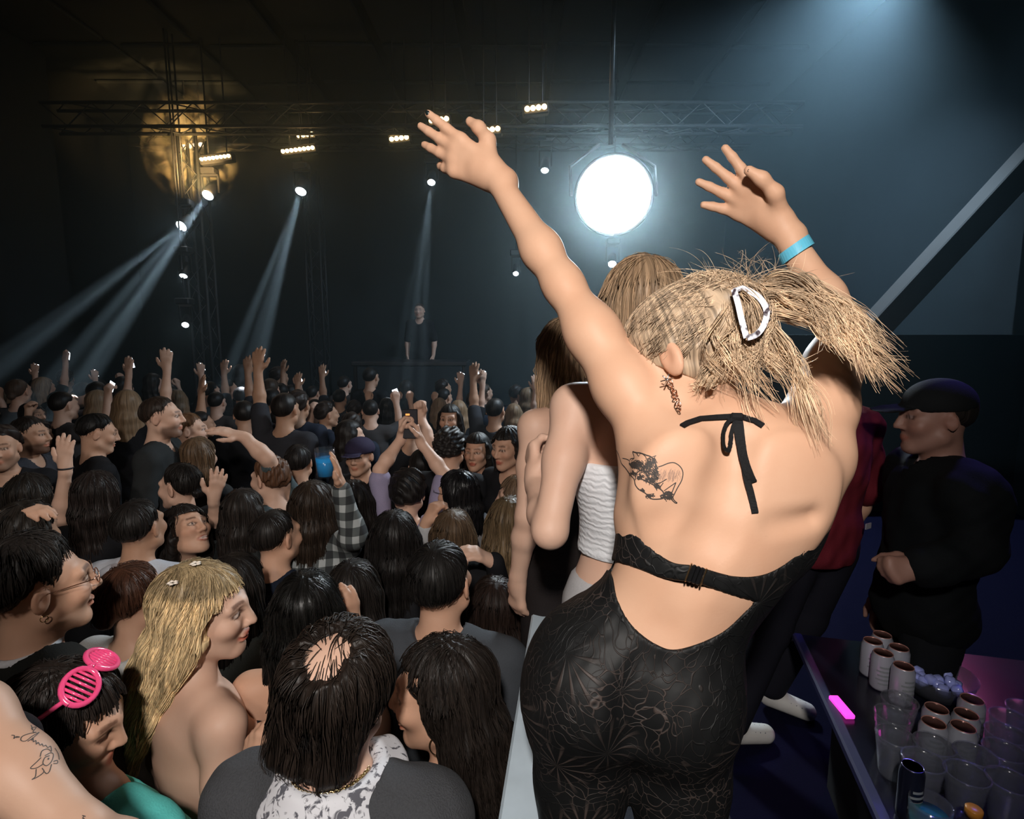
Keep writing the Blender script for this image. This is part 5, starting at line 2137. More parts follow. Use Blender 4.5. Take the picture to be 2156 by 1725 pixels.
rd = person('person in maroon jersey and black trousers half hidden behind the dancing woman', 1735, 800, 2.30, yaw=30, male=True, tone=SK2, floor=VZ,
            hair=dict(style='short', col=DK), top=dict(name='jersey', color=(0.125, 0.012, 0.020), sleeve=0.45, grow=0.035, fold=0.008, hem=0.74), legs=None, res=0.008, seed=34, broad=1.15)
mb = MB()
p_ = w2l(rd, P(1828, 1108, 2.17))
mb.box(p_, (0.035, 0.004, 0.022), rotz(0.0))
mb.build('jersey_patch', plain('patch_grey', (0.25, 0.24, 0.27), 0.7), rd['root'])
# trousers and pale trainers worn by that person
S_leg = Sdf()
pw = rd['rw'] + rd['Rz'] @ rd['pel']
S_leg.el(pw, A(0.165, 0.13, 0.12), None, 0.05)
for k, (x_, y_, an) in enumerate(((1578, 1548, -8), (1662, 1487, 30))):
    q = on_plane(x_, y_, VZ + 0.035)
    dv = rotz(rad(-an)) @ A(1, 0, 0)
    S_ = Sdf()
    S_.rc(q - dv * 0.085 + A(0, 0, 0.02), q + dv * 0.07 + A(0, 0, -0.002), 0.044, 0.038, 0.02)
    S_.rc(q - dv * 0.08 + A(0, 0, 0.05), q - dv * 0.06 + A(0, 0, 0.07), 0.040, 0.036, 0.03)
    S_.post.append(lambda Q, d: np.maximum(d, VZ + 0.002 - Q[:, 2]))
    V, F = S_.mesh(0.007)
    sh = mesh_obj('trainer', V - rd['rw'], F, plain('trainer_white', (0.60, 0.58, 0.56), 0.6, bump=0.2, bscale=60), rd['root'])
    sh.rotation_euler = (0, 0, -rad(30))
    sh['label'] = 'pale canvas trainer'
    mb = MB()
    for j in range(3):
        c_ = q + dv * (0.005 + 0.022 * j) + A(0, 0, 0.040 - 0.004 * j)
        sd = unit(np.cross(dv, A(0, 0, 1)))
        strip(mb, [c_ + sd * 0.03 - A(0, 0, .008), c_ + dv * 0.012 + A(0, 0, 0.004), c_ - sd * 0.03 + dv * 0.02 - A(0, 0, .008)], 0.007, 0.002, A(0, 0, 1))
    lc = mb.build('laces', plain('lace_dark', (0.05, 0.05, 0.09), 0.7), sh)
    lc.location = tuple(-rd['rw'])
    # the trouser leg running down into it
    top_ = pw + A(-0.07 + 0.14 * k, 0, -0.06)
    S_leg.chain([top_, (top_ + q) / 2 + A(0, 0.03, 0.05), q - dv * 0.075 + A(0, 0, 0.075)], [0.095, 0.075, 0.062], 0.03)
V, F = S_leg.mesh(0.013)
lg = mesh_obj('trousers', V - rd['rw'], F, cloth((0.010, 0.010, 0.016)), rd['root'])
lg.rotation_euler = (0, 0, -rad(30))

# ------------------------------------------------------------------ nearest row of the crowd
def l2w_children(o, ob):
    """mesh built in world coordinates -> child of person record o"""
    ob.parent = o['root']
    M = Matrix.Translation(Vector(o['rw'])) @ Matrix.Rotation(o['root'].rotation_euler[2], 4, 'Z')
    ob.matrix_parent_inverse = M.inverted()
    return ob


# blonde woman, backless black top
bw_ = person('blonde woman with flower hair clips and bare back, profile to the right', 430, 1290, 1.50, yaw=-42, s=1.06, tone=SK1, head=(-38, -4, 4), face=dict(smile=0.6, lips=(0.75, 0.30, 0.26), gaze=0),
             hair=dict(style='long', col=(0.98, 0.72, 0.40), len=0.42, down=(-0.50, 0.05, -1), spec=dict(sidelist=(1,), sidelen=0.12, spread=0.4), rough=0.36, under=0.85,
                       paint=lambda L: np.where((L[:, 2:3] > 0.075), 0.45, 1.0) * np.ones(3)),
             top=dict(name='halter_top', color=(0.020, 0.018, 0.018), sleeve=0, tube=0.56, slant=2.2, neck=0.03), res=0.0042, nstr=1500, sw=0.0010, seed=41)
hoop(bw_, 1, 0.020)
for k, (x_, y_, z_) in enumerate(((0.02, -0.01, 0.139), (0.062, -0.045, 0.112))):
    mb = MB()
    c_ = hq(bw_, x_, y_, z_)
    for a in np.linspace(0, 2 * math.pi, 5, endpoint=False):
        mb.lathe([(0.001, -0.002), (0.007, 0.0), (0.001, 0.003)], c_ + bw_['R'] @ A(0.008 * math.cos(a), 0.008 * math.sin(a), 0.003), 7)
    mb.build('flower_clip', plain('clip_pale', (0.80, 0.70, 0.60), 0.4), bw_['root'], True)

# man in black blazer with glasses
bz_ = person('man in black blazer and thin-rimmed glasses, thick swept-up black hair', 85, 1240, 1.48, yaw=-20, s=1.07, male=True, tone=SK2, head=(-22, 0, 0),
             hair=dict(style='short', col=DK, spec=dict(thick=0.020, nape=-0.045, amp=0.003), frizz=0.006, slen=0.09), top=dict(name='blazer', color=(0.012, 0.012, 0.011), sleeve=1.0, collar=0.4, grow=0.022, neck=-0.02, fold=0.006), res=0.0048, nstr=900, sw=0.0013, seed=42)
glasses(bz_)
hoop(bz_, 1, 0.008)
mb = MB()
nb_ = bz_['nb']
mb.tube([nb_ + A(0.062 * math.cos(a), 0.066 * math.sin(a) - 0.004, 0.032 + 0.008 * math.sin(a)) for a in np.linspace(0, 2 * math.pi, 29)], 0.011, 8, False)
mb.build('shirt_collar', cloth((0.62, 0.62, 0.66)), bz_['root'], True)

# woman with pink shutter glasses pushed up
pg = person('woman in turquoise top, pink slatted glasses pushed up on dark braided hair', 138, 1522, 1.17, yaw=-24, s=0.98, headoff=(-0.05, -0.03), tone=(0.58, 0.33, 0.22), head=(-54, -20, 6), face=dict(smile=0.8, eyes_shut=True, lips=(0.72, 0.36, 0.32)),
            hair=dict(style='wavy', col=(0.024, 0.017, 0.014), len=0.16, spec=dict(sidelen=0.12)), top=dict(name='cardigan', color=(0.14, 0.70, 0.66), sleeve=1.0, neck=0.02, grow=0.014), res=0.0042, nstr=900, sw=0.0012, seed=43)
PINK = plain('pink_plastic', (0.95, 0.09, 0.26), 0.18, spec=0.7)
for sx in (-1, 1):
    mb = MB()
    ring = [hq(pg, sx * 0.042 + 0.036 * math.cos(a) * (1.0 if sx else 1), 0.022 - 0.030 * math.sin(a), 0.142 + 0.010 * math.sin(a) - 0.30 * abs(sx * 0.042 + 0.036 * math.cos(a))) for a in np.linspace(0, 2 * math.pi, 25)]
    mb.tube(ring, 0.0055, 7, False)
    fr_ = mb.build('lens_frame', PINK, pg['root'], True)
    for j in range(6):
        a = -0.8 + 1.6 * j / 5
        x_ = sx * 0.042 + 0.034 * math.sin(a) 
        hgt = math.cos(a * 0.9)
        mb = MB()
        mb.tube([hq(pg, x_, 0.022 - 0.028 * hgt, 0.142 + 0.009 * hgt - 0.30 * abs(x_)), hq(pg, x_, 0.022 + 0.028 * hgt, 0.142 - 0.009 * hgt - 0.30 * abs(x_))], 0.0028, 6)
        mb.build('slat', PINK, fr_, True)
    mb = MB()
    mb.tube([hq(pg, sx * 0.078, 0.010, 0.120), hq(pg, sx * 0.096, -0.02, 0.085), hq(pg, sx * 0.100, -0.06, 0.04)], 0.0045, 6)
    mb.build('temple_arm', PINK, pg['root'], True)
mb = MB()
mb.tube([hq(pg, -0.010, 0.016, 0.142), hq(pg, 0.010, 0.016, 0.142)], 0.005, 6)
mb.build('bridge', PINK, pg['root'], True)
# braid beside her cheek
mb = MB()
b0_, dn_ = hq(pg, 0.082, 0.010, -0.02), A(0, 0.0, -1)
for k in range(9):
    for ph in (0, 2.1, 4.2):
        mb.tube([b0_ + dn_ * (0.022 * k + 0.011 * j) + 0.010 * A(math.cos(1.4 * (k + 0.5 * j) + ph), math.sin(1.4 * (k + 0.5 * j) + ph), 0) for j in range(3)], 0.0085, 6)
nv = len(mb.v)
br_ = mb.build('braid', None, pg['root'], True)
br_.data.materials.append(plain('braid_hair', (0.030, 0.020, 0.015), 0.35))

# bare arm across the lower left corner
fa = person('person at the lower left edge, only a tattooed bare arm in view', -228, 1180, 0.86, yaw=-14, s=1.0, tone=(0.46, 0.285, 0.20), hair=dict(style='long', col=BL, len=0.25), top=dict(name='top', color=BLK, sleeve=0, tube=0.28),
            arms=('down', dict(el=(165, 1765, 0.76), wr=(395, 1860, 0.86), tip=(470, 1890, 0.9), n=(0, 0, -1), pose='relax')), res=0.0042, seed=44, broad=1.05)
me_ = fa['body'].data
FV = [fa['rw'] + fa['Rz'] @ np.array(v.co) for v in me_.vertices]
FB = BVHTree.FromPolygons([tuple(v) for v in FV], [tuple(p.vertices) for p in me_.polygons])
T2 = lambda x, y: (x / 5.0, 1380 + y / 5.0)
INKS = [[(120, 845), (150, 850), (145, 880), (170, 860), (205, 865), (165, 870)],
        [(325, 740), (345, 790), (330, 770), (380, 760), (345, 810), (380, 815), (300, 830), (230, 860), (220, 900), (270, 905), (330, 860), (380, 830), (410, 815), (350, 870), (290, 910)],
        [(330, 900), (345, 870), (350, 915), (375, 900), (380, 940), (400, 920), (420, 950), (440, 935), (455, 960), (480, 950), (500, 975), (530, 960), (540, 1010)],
        [(520, 1060), (470, 1080), (450, 1140), (490, 1165), (540, 1120), (560, 1050), (530, 1030), (470, 1060)],
        [(430, 1080), (380, 1130), (320, 1190), (380, 1190), (450, 1150)], [(380, 1200), (370, 1280), (335, 1310), (400, 1280), (460, 1230), (440, 1190)],
        [(455, 1220), (490, 1250), (520, 1220), (540, 1150)], [(420, 1070), (440, 1010), (500, 990), (540, 1020)], [(560, 1120), (600, 1110), (600, 1140), (560, 1140)], [(500, 1090), (512, 1085), (508, 1100), (500, 1095)],
        [(575, 980), (610, 1040), (620, 1100)], [(865, 1690), (900, 1700)], [(882, 1695), (870, 1720), (890, 1722)]]
mb = MB()
for pl in INKS:
    pp, nn = [], []
    for q in smooth_path([(*T2(x, y), 0) for x, y in pl], 5 * len(pl)):
        p_, n_ = on_skin(q[0], q[1], FB, 0.0004)
        if p_ is not None and n_ @ (CP - p_) > 0:
            pp.append(p_)
            nn.append(n_)
    if len(pp) > 2:
        strip(mb, pp, 0.0011, 0.0002, np.array(nn))
if mb.v:
    o_ = l2w_children(fa, mb.build('tattoo', plain('tattoo_ink', (0.045, 0.036, 0.032), 0.6)))
    o_['label'] = 'fine script and flower line tattoo'

# balding man with gold chain
def collar_print():
    m, n, l, b = _mat('toile_print')
    tc = n.new('ShaderNodeTexCoord')
    nz = n.new('ShaderNodeTexNoise')
    nz.inputs['Scale'].default_value = 48
    nz.inputs['Detail'].default_value = 6
    nz.inputs['Distortion'].default_value = 1.6
    l.new(tc.outputs['Object'], nz.inputs['Vector'])
    cr = n.new('ShaderNodeValToRGB')
    cr.color_ramp.elements[0].position = 0.40
    cr.color_ramp.elements[0].color = (0.10, 0.10, 0.12, 1)
    cr.color_ramp.elements[1].position = 0.47
    cr.color_ramp.elements[1].color = (0.66, 0.66, 0.70, 1)
    l.new(nz.outputs['Fac'], cr.inputs['Fac'])
    l.new(cr.outputs['Color'], b.inputs['Base Color'])
    b.inputs['Roughness'].default_value = 0.8
    return m


bm = person('man with thinning crown, gold neck chain, printed collar and charcoal jumper', 716, 1450, 1.06, yaw=-8, s=1.02, male=True, tone=SK1, head=(-6, 6, 8),
            hair=dict(style='mullet', col=(0.026, 0.018, 0.014), spec=dict(bald=(-0.005, -0.050, 0.112, 0.052), thick=0.012, amp=0.003), frizz=0.008, slen=0.17, under=0.7),
            top=dict(name='jumper', mat=plain('charcoal_knit', (0.050, 0.052, 0.058), 0.95, bump=0.8, bscale=300, var=0.3), sleeve=1.0, neck=0.035, neckw=0.094, grow=0.024, vee=0.4), res=0.0045, nstr=1500, sw=0.0011, seed=45)
SB = Sdf()
SB.el(hq(bm, 0, -0.014, 0.031), A(0.0775, 0.0975, 0.0875) * bm['s'], bm['R'], 0.02)
v_, f_, c_ = strands(SB, bm['c'], bm['R'], bm['s'], 420, 0.075, 9, None, 0.0007, frizz=0.002, step=0.010, crown=(0.01, 0.075, 0.095))
mesh_obj('crown_hair', v_, f_, hairm((0.026, 0.018, 0.014)), bm['root'], col=c_, flow=flow_attr(v_, bm['c'], bm['R'], bm['s']))
CPm = collar_print()
S_ = Sdf()
nb_ = bm['nb']
for a in np.linspace(-2.6, 2.6, 41):
    p0 = nb_ + A(0.086 * math.sin(a), -0.086 * math.cos(a) + 0.004, 0.026 + 0.004 * math.cos(a))
    p1 = nb_ + A(0.120 * math.sin(a), -0.118 * math.cos(a) + 0.004, -0.004 - 0.018 * math.cos(a))
    S_.rc(p0, p1, 0.009, 0.010, 0.025)
V, F = S_.mesh(0.005)
mesh_obj('shirt_collar', V, F, CPm, bm['root'])
mb = MB()
for k in range(46):
    a = -1.35 + 2.7 * k / 45
    c_ = nb_ + A(0.074 * math.sin(a), -0.080 * math.cos(a) + 0.004, 0.052 - 0.006 * math.cos(a))
    p_l, n_l = None, None
    M_ = rotz(a) @ rotx(1.1 if k % 2 else -0.4)
    mb.tube([c_ + M_ @ A(0.0042 * math.cos(t_), 0.0026 * math.sin(t_), 0) for t_ in np.linspace(0, 2 * math.pi, 9)], 0.0011, 4, False)
mb.build('neck_chain', plain('gold', (0.85, 0.62, 0.30), 0.2, metal=1.0), bm['root'], True)

# dark-haired woman in profile to the left
dw = person('woman with long dark wavy hair, hoop earring and black top, smiling to the left', 930, 1462, 1.30, yaw=52, s=1.02, tone=SK2, head=(34, -4, 0), face=dict(smile=1.0, lips=(0.78, 0.38, 0.34), gaze=0),
            hair=dict(style='wavy', col=(0.022, 0.016, 0.013), len=0.40, down=(0.22, 0.0, -1), spec=dict(sides=0, front=0.082, side=0.012)), top=dict(name='top', color=(0.010, 0.010, 0.011), sleeve=0.4, neck=0.085, neckw=0.11, vee=0.3), res=0.0042, nstr=1400, sw=0.0011, seed=46)
hoop(dw, -1, 0.024)
stud(dw, -1)
# man in grey shirt from behind
gm = person('man with cropped black hair in a dark grey collared shirt, back to us', 930, 1226, 1.74, yaw=-10, s=1.04, male=True, tone=SK2, head=(-6, 8, 0), hair=dict(style='buzz', col=(0.016, 0.014, 0.013), spec=dict(thick=0.008, nape=-0.058), rough=0.45),
            top=dict(color=(0.058, 0.064, 0.074), sleeve=0.9, collar=0.2, neck=-0.01, grow=0.022, fold=0.007), legs=(0.03, 0.045, 0.075), res=0.0055, nstr=700, sw=0.0010, seed=47, broad=1.05)
# long black hair, bare shoulder
lb_ = person('woman with very long straight black hair and one bare shoulder, back to us', 648, 1292, 1.62, yaw=6, s=0.97, tone=SK2, hair=dict(style='long', col=(0.012, 0.011, 0.010), len=0.50, spec=dict(sides=0), rough=0.32), top=dict(name='tank_top', color=(0.010, 0.010, 0.012), sleeve=0, tube=0.26), res=0.0055, nstr=1200, sw=0.0010, seed=48,
             arms=(dict(el=(560, 1660, 1.60), wr=(572, 1625, 1.36), tip=(545, 1590, 1.33), n=(0.3, 0.8, 0), pose='hold'), 'down'))

# ------------------------------------------------------------------ middle of the crowd, one by one
LONG = lambda c, l=0.35, **k: dict(style='long', col=c, len=l, **k)
WAVY = lambda c, l=0.30, **k: dict(style='wavy', col=c, len=l, **k)
SHORT = lambda c=DK, **k: dict(style='short', col=c, **k)
au = person('woman with auburn hair pinned up, white top with grey sleeves, back to us', 286, 1262, 1.95, yaw=-12, tone=SK2, head=(-10, 0, 0), hair=dict(style='lowbun', col=(0.085, 0.035, 0.020)), top=dict(color=(0.60, 0.59, 0.58), sleeve=0.5, neck=0.01), res=0.0065, nstr=600, sw=0.0012, seed=51)
stud(au, -1)
sm_ = person('person with dark hair half hidden beside a raised hand with a cigarette', 748, 1252, 2.05, yaw=-8, tone=SK2, hair=LONG(DK, 0.25, spec=dict(sides=0)), top=dict(color=BLK), res=0.0065, nstr=400, seed=52,
             arms=('down', dict(el=(790, 1420, 1.95), wr=(742, 1322, 1.82), tip=(728, 1250, 1.78), n=(-0.6, 0.6, 0), pose='pinch')))
mb = MB()
cg = P(722, 1262, 1.77)
mb.tube([(0, 0, 0), (-0.05, 0.01, 0.012)], 0.0036, 8)
ci = mb.build('cigarette', plain('cigarette_dark', (0.03, 0.03, 0.03), 0.7), None, True)
ci.location = tuple(cg)
tag(ci, 'short dark cigarette between the fingers of a raised hand', 'cigarette')
person('short woman with glossy dark hair and bare shoulder near the barrier', 1040, 1284, 2.05, yaw=15, s=0.95, tone=SK1, hair=LONG((0.030, 0.018, 0.014), 0.20, spec=dict(sides=0)), top=dict(color=(0.35, 0.32, 0.30), sleeve=0, tube=0.27), res=0.0065, nstr=400, seed=53)
wc = person('man with close-cropped dark hair and white collar, ears sticking out, back to us', 295, 1112, 2.42, yaw=-6, male=True, tone=SK3, head=(0, 6, 0), hair=SHORT(spec=dict(thick=0.008, nape=-0.05)), top=dict(color=(0.50, 0.51, 0.56), sleeve=0.9, collar=0.3, neck=-0.015, hood=1), res=0.007, nstr=300, sw=0.0012, seed=54)
person('smiling woman looking up to the right, dark hair, black high-necked top', 392, 1120, 2.68, yaw=-118, s=1.03, tone=SK2, head=(10, 27, -10), face=dict(smile=1.3, teeth=True, lips=(0.7, 0.3, 0.27)), hair=LONG((0.024, 0.018, 0.015), 0.22), top=dict(name='top', color=BLK, sleeve=0.9, neck=-0.03, collar=0.3), res=0.0055, nstr=400, sw=0.0013, seed=55)
person('man with buzzed black hair in navy shirt, back to us, left of the plaid sleeve', 585, 1132, 2.45, yaw=-14, male=True, tone=SK2, head=(-14, 4, 0), hair=dict(style='buzz', col=DK, spec=dict(nape=-0.052)), top=dict(color=(0.014, 0.020, 0.036), sleeve=0.45, neck=0.0), res=0.007, nstr=250, sw=0.0011, seed=56)
# woman with plaid sleeve holding up a blue drink
def plaid():
    m, n, l, b = _mat('plaid_flannel')
    tc = n.new('ShaderNodeTexCoord')
    sx = n.new('ShaderNodeSeparateXYZ')
    l.new(tc.outputs['Object'], sx.inputs[0])
    outs = []
    for ax_, f_ in (('X', 110), ('Z', 95), ('Y', 90)):
        mu = n.new('ShaderNodeMath')
        mu.operation = 'MULTIPLY'
        mu.inputs[1].default_value = f_
        l.new(sx.outputs[ax_], mu.inputs[0])
        sn = n.new('ShaderNodeMath')
        sn.operation = 'SINE'
        l.new(mu.outputs[0], sn.inputs[0])
        gt = n.new('ShaderNodeMath')
        gt.operation = 'GREATER_THAN'
        gt.inputs[1].default_value = 0.1
        l.new(sn.outputs[0], gt.inputs[0])
        outs.append(gt)
    a1 = n.new('ShaderNodeMath')
    a1.operation = 'ADD'
    l.new(outs[0].outputs[0], a1.inputs[0])
    l.new(outs[1].outputs[0], a1.inputs[1])
    cr = n.new('ShaderNodeValToRGB')
    e = cr.color_ramp.elements
    e[0].color = (0.02, 0.022, 0.024, 1)
    e[1].color = (0.36, 0.38, 0.38, 1)
    e[1].position = 1.0
    k_ = cr.color_ramp.elements.new(0.5)
    k_.color = (0.085, 0.095, 0.095, 1)
    dv = n.new('ShaderNodeMath')
    dv.operation = 'MULTIPLY'
    dv.inputs[1].default_value = 0.5
    l.new(a1.outputs[0], dv.inputs[0])
    l.new(dv.outputs[0], cr.inputs['Fac'])
    l.new(cr.outputs['Color'], b.inputs['Base Color'])
    b.inputs['Roughness'].default_value = 0.9
    return m


pl_ = person('woman with long dark hair and plaid flannel sleeve, raising a blue drink', 660, 1070, 2.62, yaw=0, tone=SK2, hair=LONG((0.040, 0.026, 0.018), 0.34, spec=dict(sides=0)), top=dict(name='flannel_shirt', mat=plaid(), sleeve=0.97, neck=0.0, grow=0.020), res=0.0065, nstr=400, sw=0.0013, seed=57,
             arms=('down', dict(el=(745, 1130, 2.50), wr=(718, 1030, 2.48), tip=(706, 968, 2.46), n=(-0.75, -0.2, 0.1), pose='wide')))
cu = empty('drink_cup', tuple(P(686, 1004, 2.47)))
tag(cu, 'clear plastic cup of vivid blue drink held above the crowd', 'cup')
mb = MB()
mb.lathe([(0.001, 0.001), (0.034, 0.001), (0.036, 0.0), (0.043, 0.125), (0.0415, 0.125), (0.0345, 0.004), (0.001, 0.004)], (0, 0, 0), 24)
mb.build('cup_wall', plain('cup_clear', (0.6, 0.75, 0.9), 0.08, trans=0.9, alpha=0.16), cu, True)
mb = MB()
mb.lathe([(0.001, 0.006), (0.0335, 0.006), (0.0395, 0.085), (0.001, 0.086)], (0, 0, 0), 24)
mb.build('drink', plain('blue_drink', (0.02, 0.30, 0.72), 0.15), cu, True)
person('woman with long dark straight hair hanging down, in black, mid crowd', 832, 1140, 2.30, yaw=4, tone=SK2, hair=LONG((0.017, 0.014, 0.013), 0.42, spec=dict(sides=0)), top=dict(color=BLK, sleeve=0.3), res=0.007, nstr=500, sw=0.0013, seed=58)
person('woman with brown hair streaked blonde, back to us', 955, 1130, 2.62, yaw=-4, tone=SK2, hair=LONG((0.135, 0.085, 0.050), 0.30, spec=dict(sides=0)), top=dict(color=BLK), res=0.007, nstr=500, sw=0.0013, seed=59)
person('woman with long blonde-tipped hair next to the barrier, hand raised', 1075, 1108, 2.45, yaw=-8, tone=SK1, hair=dict(style='wavy', col=(0.36, 0.24, 0.13), len=0.36, spec=dict(sides=0), paint=lambda L: np.clip(0.5 - 1.6 * L[:, 2:3], 0.45, 1.2) * np.ones(3)), top=dict(color=BLK, sleeve=1.0), res=0.007, nstr=600, sw=0.0013, seed=60,
       arms=(dict(el=(1060, 1260, 2.35), wr=(1040, 1185, 2.25), tip=(1008, 1168, 2.22), n=(0, 0.3, -1), pose='relax'), 'down'))
person('light brown-haired woman in profile to the left beside a pale elbow', 1088, 1050, 3.10, yaw=75, tone=SK1, hair=LONG((0.22, 0.14, 0.085), 0.25), top=dict(color=BLK), res=0.008, nstr=250, seed=61)
gl = person('woman with glossy black straight hair and glasses, hand at her chin', 962, 1040, 3.00, yaw=62, tone=SK2, hair=LONG((0.014, 0.013, 0.014), 0.16, rough=0.25, spec=dict(sides=0)), top=dict(color=(0.45, 0.45, 0.46), sleeve=0.9), res=0.0065, nstr=400, sw=0.0013, seed=62,
            arms=(dict(el=(885, 1170, 2.85), wr=(898, 1100, 2.80), tip=(915, 1068, 2.80), n=(0.6, 0.5, 0), pose='hold'), 'down'))
glasses(gl, plain('black_frame', (0.01, 0.01, 0.01), 0.3))
person('person with bushy black hair and lilac sleeves, holding a phone up', 860, 1040, 3.05, yaw=0, tone=SK1, hair=dict(style='curly', col=(0.016, 0.013, 0.012)), top=dict(color=(0.30, 0.26, 0.38), sleeve=0.42), res=0.007, nstr=0, seed=63,
       arms=(dict(el=(800, 990, 3.00), wr=(846, 922, 3.10), tip=(852, 885, 3.10), n=(0.7, -0.4, 0), pose='hold'), dict(el=(936, 1000, 3.05), wr=(886, 932, 3.10), tip=(874, 900, 3.10), n=(-0.7, -0.4, 0), pose='hold')))
ph_ = phone(P(863, 893, 3.07), (0, -1, 0.05), (0, 0, 1), 'black phone held in both hands, orange lights on its screen', (0.02, 0.02, 0.03), 0.3, size=(0.085, 0.16))
for q_ in ((-0.010, -0.006, 0.052), (0.008, -0.006, 0.028), (0.012, -0.006, -0.036)):
    mb = MB()
    mb.box(q_, (0.022, 0.0006, 0.010), None)
    mb.build('screen_glow', plain('screen_orange', (0.1, 0.03, 0.01), 0.4, emit=(1.0, 0.33, 0.08), estr=1.6), ph_)
person('dark-haired person in black behind the smiling woman, back to us', 515, 1082, 2.85, yaw=-10, tone=SK3, hair=LONG((0.030, 0.022, 0.018), 0.25, spec=dict(sides=0)), top=dict(color=(0.02, 0.022, 0.022)), res=0.008, nstr=300, seed=64)
person('person with curly auburn hair facing left, arm reaching out over the crowd', 566, 1010, 3.30, yaw=68, male=True, tone=SK1, hair=dict(style='curly', col=(0.14, 0.065, 0.035), spec=dict(thick=0.02)), top=dict(name='patterned_jacket', mat=plain('paisley', (0.05, 0.07, 0.075), 0.8, var=0.9, bscale=40), sleeve=0.4), res=0.007, seed=65,
       arms=('down', dict(el=(562, 965, 3.20), wr=(512, 920, 3.15), tip=(470, 908, 3.12), n=(0.2, 0.3, -1), pose='open')))
person('woman in profile to the left, dark hair tied back, pale hand beside her head', 378, 1026, 3.05, yaw=72, tone=SK1, head=(10, 0, 0), hair=dict(style='lowbun', col=(0.020, 0.016, 0.014)), face=dict(lips=(0.75, 0.4, 0.38)), top=dict(color=BLK), res=0.006, nstr=400, sw=0.0013, seed=66,
       arms=('down', dict(el=(455, 1110, 3.1), wr=(450, 1050, 3.0), tip=(464, 990, 2.98), n=(-0.5, 0.6, 0), pose='open')))
person('woman with long dark brown hair hanging down her back, left of the white collar', 205, 1045, 2.85, yaw=5, tone=SK2, hair=WAVY((0.030, 0.021, 0.018), 0.42, spec=dict(sides=0)), top=dict(color=BLK), res=0.007, nstr=500, sw=0.0014, seed=67)
ra = person('woman in black with one arm straight up, dark bracelet on her wrist', 66, 1048, 2.95, yaw=0, tone=SK1, hair=WAVY((0.026, 0.020, 0.016), 0.25, spec=dict(sides=0)), top=dict(color=BLK, sleeve=0.2), res=0.0065, nstr=350, seed=68,
            arms=('down', dict(el=(127, 1098, 2.85), wr=(138, 986, 2.80), tip=(136, 925, 2.80), n=(0, 1, 0), pose='open')))
mb = MB()
wl = ra['wrs'][1]
mb.tube([wl + A(0.030 * math.cos(a), 0.030 * math.sin(a), 0.0) for a in np.linspace(0, 2 * math.pi, 19)], 0.0045, 6, False)
mb.build('bracelet', plain('bracelet_dark', (0.02, 0.02, 0.025), 0.4), ra['root'], True)
person('man in profile to the right, dark beard and swept-back hair, at the left edge', 66, 918, 3.75, yaw=-84, male=True, tone=SK2, hair=SHORT((0.030, 0.022, 0.018)), face=dict(stubble=0.9), top=dict(color=(0.05, 0.05, 0.06)), res=0.0065, nstr=250, seed=69)
person('person cut by the left edge, face turned our way, wavy dark hair', 2, 945, 3.25, yaw=-150, male=True, tone=SK2, hair=dict(style='mop', col=(0.03, 0.02, 0.017)), face=dict(stubble=0.5), top=dict(color=BLK), res=0.007, seed=70)
person('man with neat black hair in black, head bowed to the right, neck lit', 206, 914, 3.60, yaw=-42, male=True, tone=SK2, head=(-10, -12, 0), hair=SHORT((0.016, 0.014, 0.013), spec=dict(nape=-0.04)), top=dict(color=BLK, neck=0.02), res=0.007, nstr=200, seed=71)
person('tall man with receding short hair and beard in black t-shirt, profile right', 342, 880, 3.35, yaw=-74, male=True, tone=SK1, hair=dict(style='buzz', col=(0.045, 0.030, 0.022), spec=dict(front=0.088, nape=-0.05)), face=dict(stubble=0.75), top=dict(color=(0.022, 0.024, 0.025), sleeve=0.45, neck=0.01), res=0.006, nstr=200, sw=0.001, seed=72, broad=1.08)
person('red-haired man in brown shirt, profile right, just beyond the tall man', 402, 908, 4.05, yaw=-72, male=True, tone=SK1, hair=SHORT((0.20, 0.10, 0.05)), top=dict(color=(0.08, 0.06, 0.05), sleeve=0.45), res=0.007, nstr=150, seed=73)
person('brown-haired woman with pale headband behind the woman in profile', 420, 964, 3.50, yaw=-10, tone=SK1, hair=LONG((0.15, 0.09, 0.05), 0.22, spec=dict(sides=0)), top=dict(color=(0.03, 0.03, 0.03)), res=0.008, nstr=200, seed=74)
person('person with tight grey-lit curls seen from behind, mid crowd', 948, 946, 3.50, yaw=-8, male=True, tone=SK2, hair=dict(style='curly', col=(0.03, 0.026, 0.024)), top=dict(color=BLK), res=0.007, seed=75)
person('dark-haired woman facing us, far back right of the raised fist', 947, 884, 4.70, yaw=170, tone=SK2, hair=LONG(DK, 0.22), top=dict(color=BLK), res=0.007, seed=76)
person('woman facing us with dark parted hair, beside a smiling long-haired woman', 1004, 952, 3.80, yaw=165, tone=SK2, hair=LONG(DK, 0.2), face=dict(smile=0.6), top=dict(color=BLK), res=0.0065, seed=77)
person('smiling woman facing left with dark wavy hair, near the bare shoulder', 1070, 944, 3.35, yaw=140, tone=SK2, head=(0, -6, 0), hair=WAVY(DK, 0.2), face=dict(smile=1), top=dict(color=BLK), res=0.0065, seed=78)
person('short dark-haired person looking down between two women facing us', 1040, 966, 4.25, yaw=150, male=True, tone=SK3, head=(0, -14, 0), hair=dict(style='mop', col=DK), top=dict(color=BLK), res=0.007, seed=79)
cp_ = person('person in purple baseball cap facing us with glinting glasses', 757, 962, 3.85, yaw=172, male=True, tone=SK2, hair=SHORT(), top=dict(color=BLK), res=0.007, seed=80)
S_ = Sdf()
S_.el(hq(cp_, 0, -0.012, 0.050), A(0.098, 0.116, 0.085), cp_['R'], 0.02)
S_.post.append(lambda Q, d, o=cp_: np.maximum(d, (0.034 - ((Q - o['c']) @ o['R'])[:, 2])))
